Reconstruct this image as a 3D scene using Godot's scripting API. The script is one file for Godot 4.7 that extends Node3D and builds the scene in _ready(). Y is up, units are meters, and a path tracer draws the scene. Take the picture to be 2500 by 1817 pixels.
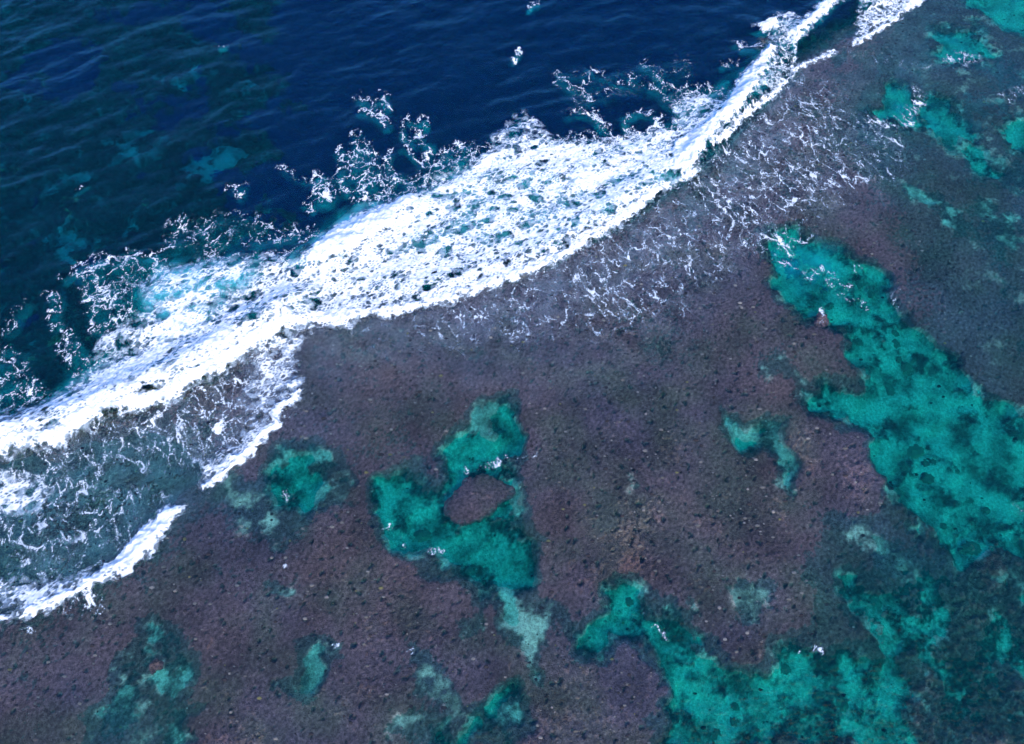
extends Node3D
# A drone's view down on a reef flat: breaking waves along the reef edge, lace foam on the flat, teal pools in the reef.
# All outlines below are a plan of the place in metres (x to the right, z towards the viewer), as x, z, x, z ...

const LEFT := -66.0
const FAR := -90.0
const A_STEP := 0.5
const A_W := 265
const A_H := 190
const B_STEP := 0.25
const B_W := 529
const B_H := 379

const OCEAN := [-56.8, -17.9, -41.7, -25.6, -37.3, -27, -31.5, -29.5, -27.4, -31.6, -22.6, -35.7, -19.7, -37.5, -16.8, -39.9, -9.5, -39.9, -1.4, -42.4, 7.1, -46.5, 13.9, -51.9, 17.7, -55.4, 21.4, -59.6, 26.9, -66, 31.7, -71.5, 38.6, -76.6, 47.1, -82.8, 64.9, -96.4, 300, -300, -400, -300, -400, -17.9]
# pools in the reef: floor height, share of sand, width of the rim, outline
const POOLS := [
	[-0.24, 0, 4, [-45.1, -24.6, -36.7, -24.6, -31, -27, -26.4, -26.2, -24, -23.1, -25, -20.8, -27.8, -17.5, -32.2, -14.1, -35.7, -12.3, -40.7, -11.2]],
	[-0.36, 0.16, 7, [47.7, -82.8, 65.8, -82.8, 47.6, -28.7, 42.6, -28.7, 39, -33, 38.6, -40.4, 38, -48.6, 36.4, -59, 40, -69.4]],
	[-0.85, 0.2, 5, [39.4, -17.9, 34, -16.8, 29.8, -17.9, 25.8, -17.2, 24.3, -12.8, 24.7, -8.3, 27.3, -5.7, 27.9, -1.7, 41.6, -1.7, 47.5, -17.9]],
	[-0.22, 0.55, 1.2, [18.8, -15, 20.4, -14.6, 20.5, -13.6, 19.3, -12.3, 17.7, -10.8, 16.9, -11.2, 16.9, -13, 17.4, -13.9]],
	[-0.2, 0.5, 0.8, [12.9, -13.6, 13.8, -13.2, 13.9, -12.1, 12.7, -11.9]],
	[-0.25, 0.6, 0.8, [25.8, -18.5, 27.2, -18.1, 28.2, -17.3, 27.8, -15.7, 27.1, -15.8, 26.3, -16.7, 25, -17]],
	[-0.24, 0.42, 1.4, [-23.7, -21.7, -21.4, -22.7, -18.8, -22.3, -17.9, -19.7, -15.5, -19, -17.1, -17.2, -20.7, -18.4, -22.1, -19.7]],
	[-0.75, 0.5, 1, [-18.4, -25.2, -16.5, -25, -15.2, -24.7, -14, -23.4, -13.4, -22.1, -14.2, -20.6, -15.6, -19.9, -17.9, -19.8, -18.7, -20.7, -19.3, -23.1, -19.1, -24.4]],
	[-0.95, 0.62, 1, [-18.3, -23.5, -16.9, -23.8, -16.2, -22.5, -15.3, -20.6, -15.6, -20.2, -17.8, -20, -18.5, -21.1]],
	[-0.95, 0.6, 0.8, [-0.4, -29.8, -1.3, -29.4, -2.4, -28.9, -3.4, -28, -3.7, -27.4, -4.6, -26.7, -5.3, -25.7, -5.8, -25.1, -5.7, -24, -5.3, -23.4, -5.7, -22.6, -6.2, -22.1, -7.1, -22.1, -7.4, -23, -7.9, -23.4, -8.8, -23, -9.5, -22.2, -10.3, -22.1, -10.9, -21.3, -11, -20.6, -11.1, -21.1, -10.5, -20.3, -10.2, -19.6, -10.3, -18.8, -10.6, -18.3, -9.7, -17.7, -9.1, -16.8, -8.5, -16.3, -7.4, -16.1, -6.6, -15.5, -5.1, -15.2, -4.4, -14.6, -3.7, -14.1, -3, -13.6, -2.1, -13, -1.4, -12.3, 0.4, -13, 1.6, -14.1, 2.4, -16.7, 2.6, -17.5, 1.7, -18.2, 1, -19.3, 0.6, -20.3, 0.2, -20.6, -0, -21.9, 0.2, -23.2, -0, -24, 0.5, -25.1, 0.6, -26.5, 0.6, -27.9, -0, -28.4, -0.3, -29.3]],
	[-0.48, 1.1, 1.5, [-1.3, -29.3, -2.3, -28.6, -3.3, -27.6, -3.1, -25.8, -1.7, -25.1, -0.8, -26.5, -0.7, -28.4]],
	[-1.9, 0.75, 1.2, [-0, -27.9, -0.8, -27.2, -1.3, -25.8, -0.8, -24, 0.2, -24.7, 0.5, -26.5]],
	[-1.3, 0.78, 1.5, [-10.5, -20.8, -8.9, -20.6, -7.7, -18.8, -7, -17.3, -7.8, -16.4, -9, -17, -10, -18.3]],
	[-0.44, 0.8, 0.8, [-2.3, -13.6, -1.2, -11.9, -1, -11, -0.7, -10.4, 0.3, -10.1, 1.1, -9.5, 1.4, -8.6, 1.1, -7.4, 1.4, -6.9, 2.3, -7.2, 2.4, -7.8, 1.7, -9, 1.5, -10.1, 2, -11.2, 1.1, -13, 0.4, -13.9, -1, -14.1]],
	[-0.26, 0.45, 1.4, [1.6, -13.6, 3.2, -13.4, 4.3, -12.3, 4.5, -11.4, 3.6, -11, 2.1, -10.8, 1.3, -11.9]],
	[-0.25, 0.62, 0.7, [-3.7, -12.5, -2.5, -12.3, -2.4, -10.8, -3.2, -11, -4.1, -11.9]],
	[-0.34, 0.4, 1.1, [-7.3, -8.8, -6.4, -8.7, -5.5, -7.6, -4.6, -6.8, -3.5, -5.6, -3, -4.6, -3.6, -4.4, -4.5, -5.4, -5.9, -6.4, -7, -7, -7.6, -7.8]],
	[-1.2, 0.72, 0.8, [-5.2, -3, -5, -4, -4.1, -4.1, -3.4, -3.7, -2.9, -4, -2.3, -4.7, -1.9, -5.5, -1.1, -6.2, -0.1, -6.7, 0.1, -5.9, -0.7, -5.5, -1.1, -5, -1.2, -4, -0.8, -3.6, -0.3, -3]],
	[-0.2, 0.4, 1.4, [-8.2, -5.6, -6.3, -5.8, -4.9, -5, -4.9, -4, -5.3, -3, -9.1, -3, -9, -4.4]],
	[-0.7, 0.3, 1, [-0.6, -5.8, 0.4, -5.6, 1.2, -4.4, 0.6, -3.6, -0.7, -4]],
	[-1.15, 0.57, 0.9, [6.6, -13, 7.5, -13.6, 8.5, -14.2, 9.3, -14, 9.7, -13, 10.6, -12.6, 11.5, -12.5, 12, -11.9, 12.7, -10.8, 13.4, -10.2, 13, -10.3, 13.6, -9.9, 14.3, -8.8, 15.3, -8.3, 16.6, -8.2, 18.7, -8.1, 19.5, -9.6, 19.9, -10.3, 20.8, -10.4, 21.8, -9.6, 22.8, -8.8, 25, -8.8, 26.5, -8.4, 28.2, -7.5, 28.6, -5.6, 28.1, -2.7, 11.1, -2.7, 9.4, -2.7, 10.5, -5.6, 11.1, -7.1, 10.8, -8.1, 10.1, -8.8, 9.1, -9.8, 7.7, -10.1, 7.1, -9.7, 7, -8.8, 6.4, -8.5, 5.5, -8.7, 4.8, -9.5, 4.8, -10.4, 5.6, -11, 6.5, -11.2, 6.7, -12.3]],
	[-1.25, 0.72, 1.2, [7.3, -13.6, 8.9, -13.9, 9.5, -12.7, 11, -11.6, 12.2, -10.1, 13.2, -9.3, 13.2, -8.4, 11.4, -8.8, 10, -10.3, 8.3, -11.6, 7.1, -12.3]],
	[-0.8, 0.8, 0.8, [5.1, -10.4, 6.5, -10.8, 6.9, -9.3, 5.9, -8.8]],
	[-1.4, 0.9, 1.4, [11.1, -5.6, 13, -6.6, 12.6, -3, 10.5, -3, 11.2, -3, 13.1, -4.6, 13.2, -6, 12.1, -6.3]],
	[-1.2, 0.92, 1.2, [13.5, -5, 14.8, -4.6, 15.9, -3, 13.1, -3]],
	[-0.9, 1, 0.6, [19, -7.2, 19.8, -7, 19.7, -6.2, 19, -6.5]],
	[-1.2, 0.85, 1, [16.1, -7, 17.7, -7.2, 17.9, -5.6, 16.9, -4.8, 16.1, -5.6]],
	[-1.2, 0.66, 1.4, [23.1, -7.8, 25.2, -7.2, 26.6, -6.2, 25.2, -4.8, 23.6, -4.6, 22.8, -6]],
	[-1, 0.55, 0.9, [24.9, -14.1, 26.7, -14.3, 28.5, -13.9, 29.1, -12.5, 29.7, -11.2, 30.3, -9.7, 28.4, -9.4, 27.5, -9.3, 26.3, -10.3, 26, -11.6, 25.3, -13]],
	[-0.85, 0.92, 0.7, [26.2, -11.6, 26.9, -11.2, 27.4, -9.9, 27.7, -9.3, 27.1, -9.3, 26.3, -10.3]],
	[-0.9, 0.7, 0.8, [30.8, -13, 31.1, -11.2, 31.9, -10.1, 32, -9.6, 31.3, -9.6, 30.6, -11.2, 30.3, -12.5]],
	[-0.4, 0.3, 0.6, [-26.7, -11.7, -25.5, -11.5, -24.6, -10.8, -23.6, -9.9, -23.2, -9, -22.7, -7.6, -22.2, -6.1, -21.7, -5.4, -20.6, -5.2, -20.6, -4.8, -22.1, -4.6, -22.3, -4, -22.3, -2.7, -28.5, -2.7, -28.6, -4.6, -29, -5.4, -28.8, -5.9, -28.4, -6.7, -28, -7.8, -27.7, -8.4, -27.9, -9.3, -27.7, -10.1, -27.4, -11]],
	[-0.4, 0.42, 1, [-24.1, -9.7, -23.5, -9.4, -22.9, -7.8, -23.1, -6.3, -24.1, -5.6, -25.5, -6.2, -26.8, -7.1, -26, -8.6]],
	[-0.36, 0.42, 0.6, [-15.5, -9.8, -14.7, -10.1, -13.7, -10.4, -12.4, -9.5, -12.2, -8.3, -13.2, -7.8, -13.8, -7, -14.8, -6.3, -16.2, -6.3, -15.8, -6.9, -15.1, -7.6, -15.3, -8.6]],
	[-0.5, 0.9, 0.6, [-15.1, -8.3, -14.1, -8.6, -13.8, -7.2, -15, -6.7]],
	[-0.17, 0.5, 0.6, [-18.2, -14.6, -17.4, -14.6, -15.6, -13.6, -15.7, -12.7, -16.7, -13.1, -17.9, -13.6]],
	[-0.12, 0.6, 0.4, [-18.3, -6.9, -17.5, -7.6, -17.2, -7.3, -18, -6.6]],
	[-1.2, 0.66, 0.8, [27.2, -48.4, 27.6, -46.9, 28.3, -45.8, 29.6, -45.3, 30.7, -44.9, 32.2, -43.8, 33.4, -42.9, 34.3, -41.7, 34.2, -40.1, 34.5, -38.4, 34.9, -37.3, 35.9, -35.9, 37.2, -34.5, 38.4, -33.4, 38.5, -31.8, 39.2, -30.7, 40.2, -29.6, 41.4, -29.1, 42.4, -27.7, 45.8, -25.1, 44.2, -20.2, 40.6, -16.4, 39, -16.5, 37.7, -17, 36, -16.6, 34.1, -16.1, 33.3, -16.2, 32.5, -16.9, 31.6, -18, 30.7, -19.1, 30.4, -20.3, 30.3, -21.3, 29.7, -22.1, 29.1, -23.4, 28.8, -25.1, 29.7, -26.3, 29.3, -27.4, 28.2, -27.7, 26, -27.7, 25.1, -28.1, 24.5, -29.3, 24.6, -30.3, 25.7, -31.3, 27, -31.3, 28.2, -30.7, 29.1, -30.3, 29.8, -31, 30, -32.5, 29.7, -34, 29.1, -35.3, 28.2, -36.5, 27.5, -37.1, 26.6, -37.9, 26, -36.8, 25.1, -37.5, 24.3, -39.4, 23.9, -41.7, 23.5, -43.8, 23.4, -45.2, 23.9, -45.8, 24.7, -46.9]],
	[-0.22, 0.45, 1, [21.5, -33.1, 23.1, -33.1, 24.9, -32.2, 24.6, -30.3, 23.6, -31.2, 22, -31.3]],
	[-1.7, 0.95, 1.3, [23.8, -45, 26.6, -44.9, 29.1, -44.2, 29.7, -42.8, 28.2, -41.1, 26.3, -41.2, 24.8, -42.3, 23.9, -43.1]],
	[-1, 0.9, 1.2, [24, -41.6, 25.7, -40.7, 26.6, -39.6, 26.1, -37.6, 25, -38.1, 24.3, -39.9]],
	[-1, 0.85, 1, [29.6, -35.9, 30.9, -36.5, 31.6, -35.3, 30.7, -33.7, 30.7, -31.5, 29.9, -30.7, 29.9, -33]],
	[-0.95, 0.95, 0.9, [26.6, -30.4, 27.5, -29.9, 29.6, -29.3, 29, -28.4, 27.1, -28.6, 26.5, -29.3]],
	[-1.1, 1, 0.8, [33.6, -29.3, 34.1, -28.4, 35.6, -28, 35.9, -27.2, 34, -26.9, 33, -25.8, 32.3, -25.9, 31.9, -27.6]],
	[-1.1, 0.85, 0.8, [32.6, -34.2, 34, -34.5, 34.9, -33.7, 34.1, -32.5, 32.6, -33.1]],
	[-1, 0.92, 0.9, [29.4, -25.4, 30.1, -24.8, 31, -23.5, 31.6, -21.9, 33.4, -20.6, 30.4, -20.6, 29.5, -22.5]],
	[-1.2, 0.9, 1.2, [37, -27.2, 38.9, -27.2, 40.4, -25.8, 41.4, -24.6, 40.8, -22.5, 38.9, -23.5, 37, -24.7]],
	[-1.2, 0.9, 1.2, [37, -22.7, 39, -23, 40.6, -21.9, 40.2, -20.6, 37.1, -20.6]],
	[-1, 0.92, 0.8, [31.4, -19.6, 32.5, -19.2, 33.8, -17.1, 33.2, -16.7, 32.1, -18.1]],
	[-1.1, 0.9, 0.8, [34.6, -20.6, 35.7, -19.8, 36.4, -18.1, 37, -17.7, 35.1, -17.6, 34.7, -18.8]],
	[-1.1, 0.62, 1.2, [47, -75.3, 48.3, -75.9, 49.7, -75.3, 51.1, -76.5, 51.7, -74.5, 52.5, -70.8, 50.4, -69.9, 48.2, -69.7, 46.5, -70.1, 46, -71.6]],
	[-0.75, 0.92, 1.2, [47.2, -74, 49.3, -73.8, 50.7, -72, 50.2, -70.1, 47.5, -70.1, 46.7, -72]],
	[-1.2, 0.85, 1.2, [51.6, -81.2, 61, -81.2, 58.6, -73.8, 56.4, -74.3, 54.9, -75, 54.1, -76.8, 52.3, -78.6]],
	[-1.1, 0.62, 1, [39.7, -67.1, 40.6, -66.6, 41.5, -65.7, 42.7, -64.6, 44.6, -65.1, 46.4, -64.6, 45.9, -61.3, 47, -59.6, 47.4, -57.9, 47.8, -56.3, 48.3, -54.9, 48.6, -52.7, 47.3, -52.9, 46.2, -54.5, 45.5, -56.3, 44.2, -57.5, 43.1, -59, 41.8, -60, 40.6, -60.2, 38.9, -61.1, 37.1, -61.5, 36.7, -62.6, 38, -63.1, 39.2, -64.2]],
	[-1.5, 0.95, 1, [39.8, -66, 41.1, -65.5, 42.1, -63.9, 40.3, -62, 38.3, -61.5, 37.3, -62, 39.3, -63.3]],
	[-0.7, 0.85, 1, [44.3, -59, 46.3, -59.4, 47.6, -55.3, 48.2, -52.9, 47.2, -53.7, 45.6, -56.9]],
	[-1.2, 0.8, 1, [49.4, -60, 51.2, -61.3, 54.6, -61.1, 52.9, -55.7, 51, -56.3, 50.3, -57.5]],
	[-0.6, 0.62, 1, [38.6, -53.1, 40.2, -52.1, 41.4, -51, 42, -48.7, 43.2, -46.9, 42.2, -46.2, 41, -48.4, 39.7, -50.2]],
	[-0.6, 0.5, 1.6, [45.7, -49.1, 47.7, -49.5, 49, -47.8, 48.2, -45.1, 46.2, -45.8]],
	[-0.9, 0.8, 0.8, [24.4, -47.1, 25.7, -47.6, 26.6, -48, 27, -46.9, 26.2, -45.8, 24.5, -45.5]],
	[-0.5, 0.7, 0.8, [34.4, -70.8, 35.6, -70.1, 36.3, -71.3, 34.7, -69.2]],
	[-0.55, 0.55, 0.6, [17.5, -28.4, 18.9, -27.9, 19.8, -26.9, 21.2, -27.4, 22.8, -27.3, 22.8, -26.5, 22.1, -25.5, 22.4, -24.3, 22.9, -22.7, 22.9, -20.6, 22.2, -20.7, 21.6, -22.5, 20.9, -23.8, 20.2, -24.2, 18.7, -24.2, 17.7, -25.5, 17.1, -26.7]],
	[-0.8, 0.75, 0.7, [17.9, -26.5, 19.5, -26.7, 20.3, -25.4, 20.1, -24.3, 18.8, -24.3]],
	[-0.16, 0.6, 0.7, [21.7, -21.6, 23, -21.3, 23.2, -20.3, 22.5, -20.6]],
	[-0.16, 0.42, 1, [8.7, -24.3, 9.8, -23.8, 10.7, -22.7, 10.2, -21.2, 9, -21.7]],
	[-0.13, 0.55, 0.4, [2.9, -33.9, 3.7, -33.9, 3.5, -33.4, 2.9, -33.5]],
	[-0.13, 0.6, 0.4, [18.5, -33.9, 19.4, -34, 18.7, -33.3, 18.3, -33.4]],
]
const OLIVE := [
	[1.8, -30.4, 14.4, -34.7, 22.3, -30.4, 23.7, -20.8, 23.4, -13.8, 18.4, -9.3, 12.3, -13.8, 7.2, -17.9, 1.7, -22.7],
	[0.5, -9, 6.3, -8, 9.6, -4.5, 8.1, -1.7, 0.5, -1.7],
	[-18.7, -9.9, -10.1, -8, -7.2, -3.4, -16.2, -1.7, -20.7, -4.5],
	[-38.3, -9, -31, -6.8, -28.4, -1.7, -36, -1.7],
	[22.5, -51.4, 33.6, -51.9, 38.3, -44.4, 32, -44.4],
]
const OCEAN_SAND := [
	[0.9, [-32.5, -55.3, -31.8, -57.3, -29.8, -58.4, -27.4, -57.9, -28.3, -56.7, -30.5, -56.1, -32, -54.9]],
	[0.6, [-44.2, -47.3, -42.7, -48.2, -40.6, -46.9, -40.5, -44.4, -42.7, -45.1]],
	[0.5, [-37.5, -48.7, -36.6, -49.3, -35.9, -48.4, -36.8, -47.8]],
	[0.6, [-52.5, -66.4, -51.4, -66, -51.1, -64.2, -51.9, -64.8]],
	[0.45, [-38, -67.8, -35.3, -70.6, -31.6, -70.1, -32.9, -68.5, -36, -67.3]],
	[0.45, [-27.9, -68, -25.7, -67.3, -23.9, -66, -26.4, -66.4]],
	[0.42, [-41.8, -59.8, -38.3, -61.5, -35.6, -59.8, -36.6, -57.3, -40.6, -57.7]],
	[0.42, [-47.6, -55.3, -43.2, -56.1, -40.6, -54.1, -43.8, -52.5, -46.9, -53.7]],
	[0.4, [-18.9, -79.4, -15.9, -79.1, -14.5, -77.3, -16.7, -76.8]],
	[0.4, [7.6, -67.1, 9.1, -67.8, 10.4, -66.4, 8.7, -65.5]],
]
# breaking crests: height, half width, line
const CRESTS := [
	[1.15, 2.2, [-44.3, -24.6, -41.6, -25.2, -37.2, -26.6, -31.6, -29.9, -27.1, -32.1, -22.6, -35.7, -19.8, -38]],
	[0.7, 3, [-32.1, -37.5, -28.6, -39.9, -23.7, -42.4, -20.4, -42.9]],
	[0.95, 1.8, [-19.2, -42.9, -15.6, -44.7, -12.1, -47.3, -9.2, -50]],
	[0.38, 1.6, [-14.6, -38, -7.4, -39.4, -0.1, -42.1, 7.1, -46.5, 12.9, -51.4, 17.6, -54.5]],
	[0.95, 1.7, [17.7, -54.8, 21.5, -60.2, 24.8, -64.7, 27.5, -70.1]],
	[0.5, 1.2, [26.4, -74.5, 28.3, -74.5, 29.3, -76]],
	[0.45, 1.2, [36.2, -79.6, 33.8, -76.8, 31.1, -74]],
	[0.22, 1, [-18.3, -30.4, -19.7, -27.9, -20.4, -26.1, -23.1, -23.1]],
	[0.34, 1.2, [-25.9, -19.8, -27.4, -17.4, -29.2, -15, -32.6, -13.5, -35.3, -12, -37.5, -11.5]],
]
# white water: cover, softness of the edge, which wave, outline
const WHITE_WATER := [
	[0.89, 2.2, 1, [-43.1, -23.1, -41.2, -24, -39.3, -25, -36.8, -25.2, -35.9, -26, -33, -27.8, -30.2, -28.7, -28.4, -29.1, -26.9, -30.8, -23.8, -33, -21, -35.4, -19.7, -37, -17.4, -38, -18.1, -40.4, -19.5, -42.4, -21.7, -40.4, -24.6, -38, -28.5, -37.5, -31.8, -36.1, -33.6, -33.4, -35.7, -31.2, -37.9, -29.1, -38.7, -28, -42.2, -27.2, -44.2, -26.6]],
	[0.7, 2, 1, [-35.7, -33.7, -35.2, -35.3, -32.7, -35.9, -31.8, -38.1, -32.8, -40.1, -31.9, -42.1, -29.9, -42.4, -27.8, -42.8, -25.7, -42.6, -24.1, -43.1, -23.4, -42.1, -23.7, -40.4, -25.2, -39.7, -26.3, -38.1, -23.5, -37.8, -20.9, -38.4, -20.2, -37.1, -24.4, -34.6, -28, -32.8, -31.9, -32.2]],
	[0.62, 1.2, 3, [-26.3, -38.1, -24.8, -39.1, -23.2, -41.2, -23, -43.3, -20.9, -43.5, -20, -42.4, -19.5, -38.4, -22.1, -37.1]],
	[0.66, 1, 3, [-20, -42.6, -15.1, -43.5, -15.2, -45.2, -12.3, -44.2, -13.4, -40.7, -14.6, -38.1, -16, -37.3, -19.7, -37.5, -19.7, -40.1]],
	[1, 0.8, 2, [-19.3, -42.4, -17.1, -42.8, -13.9, -44.3, -11.6, -46.4, -8.8, -49.6, -10.1, -50.5, -12.2, -49.4, -14.7, -48.6, -16.7, -47, -18.5, -44.4]],
	[0.78, 1.2, 3, [-17.1, -42.8, -11.6, -46.4, -8.8, -50, -7.2, -52.5, -4.6, -54.8, -1.5, -56.3, 0.8, -59, 5.3, -57.5, 9.8, -58.1, 14.5, -59.6, 17.7, -59, 21.8, -62.8, 24.5, -65.4, 23.6, -62.1, 19.3, -57.5, 17.6, -53.9, 12.9, -50.8, 10.1, -48.1, 7, -46, 4, -43.9, -0.1, -41.6, -4.2, -39.9, -7.4, -38.9, -10.2, -38.1, -14.5, -37.4, -17.4, -38, -18.1, -40.4]],
	[0.88, 2, 3, [-7.6, -52.9, -5.5, -54.1, -1.7, -53.3, 1.3, -51.6, 4.3, -52.9, 6.7, -56.5, 9.8, -57.3, 14.5, -57.3, 17.9, -57.3, 15.8, -54.9, 12.6, -53.5, 6.5, -50.6, 2, -50, -2.4, -50.6, -5.4, -50, -7.5, -50.6]],
	[0.58, 1, 3, [-2.2, -58.6, -1, -59.4, -0, -60.7, 0.9, -62, 2.2, -60.7, 3.5, -59.2, 5.2, -57.9, 3.6, -56.5, 0.6, -56.3, -1.6, -56.5]],
	[1, 0.7, 4, [27.8, -71.6, 28.2, -70.6, 27.2, -67.8, 24.8, -64.2, 23.1, -61.5, 19.4, -57.5, 17.8, -54.3, 16, -53.5, 15.1, -53.5, 16, -57.5, 18.3, -59, 21.1, -62, 22.4, -64.2, 24.4, -67.3, 26.5, -69.7]],
	[0.68, 0.8, 4, [16.6, -62.8, 18, -64.2, 20, -64.2, 21.6, -62.8, 20.7, -61.1, 18.6, -59.4, 16.4, -57.7]],
	[0.62, 0.8, 5, [-20.6, -36.2, -17.9, -36.8, -17.8, -35.3, -18.8, -33.1, -18.2, -31, -18.1, -29.4, -19.7, -28.1, -19.6, -27, -20.4, -25.8, -21.5, -24.8, -22.2, -25.9, -21.5, -27.9, -22.7, -29.3, -22, -31.3, -22, -33.4, -21.5, -34.9]],
	[0.66, 0.6, 5, [-25.8, -23.9, -24, -21.9, -22, -23.9, -20.4, -25.8, -22.8, -24.8, -24.4, -23.8]],
	[0.97, 0.5, 6, [-25.7, -20, -26, -19.1, -26.8, -17.6, -27.9, -15.8, -29.2, -14.7, -30.9, -14.1, -32.6, -13.2, -33.7, -12.3, -35, -11.6, -36, -11.6, -36, -12.5, -34.5, -13.2, -32.8, -14.1, -31.3, -14.8, -29.9, -15.8, -29.1, -17.3, -28.2, -18.6, -27.2, -20, -26.3, -20.1]],
	[0.72, 0.9, 6, [-38.7, -14.1, -36.6, -14.3, -34.8, -14.1, -33.5, -14.3, -31.6, -15, -32.7, -13.6, -34.4, -12.5, -36.3, -12.5, -38.3, -12.7]],
	[0.62, 0.9, 6, [-41.4, -22.9, -38.8, -22.4, -36.5, -21.3, -36.8, -19.8, -38.6, -19.3, -40.5, -19.8]],
	[0.95, 0.5, 7, [26.4, -74.5, 27.7, -75, 29.2, -76, 29.7, -76.8, 29.3, -74.5, 28.7, -73.3, 27.4, -73.5]],
	[0.55, 0.6, 7, [29.7, -77, 31.1, -77.5, 32.1, -76, 31, -73.8, 29.6, -72, 28.2, -71.6, 28, -73, 29, -74]],
	[0.66, 0.7, 8, [39.7, -81.2, 46.2, -81.2, 45.3, -79.6, 43.3, -77, 40.2, -74.5, 37.4, -72.4, 38.2, -75.8, 39, -78.1]],
	[0.48, 0.6, 4, [27.8, -69.2, 30.3, -68.5, 26, -63.7, 24.6, -64.2, 27.2, -67.3]],
]
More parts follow.
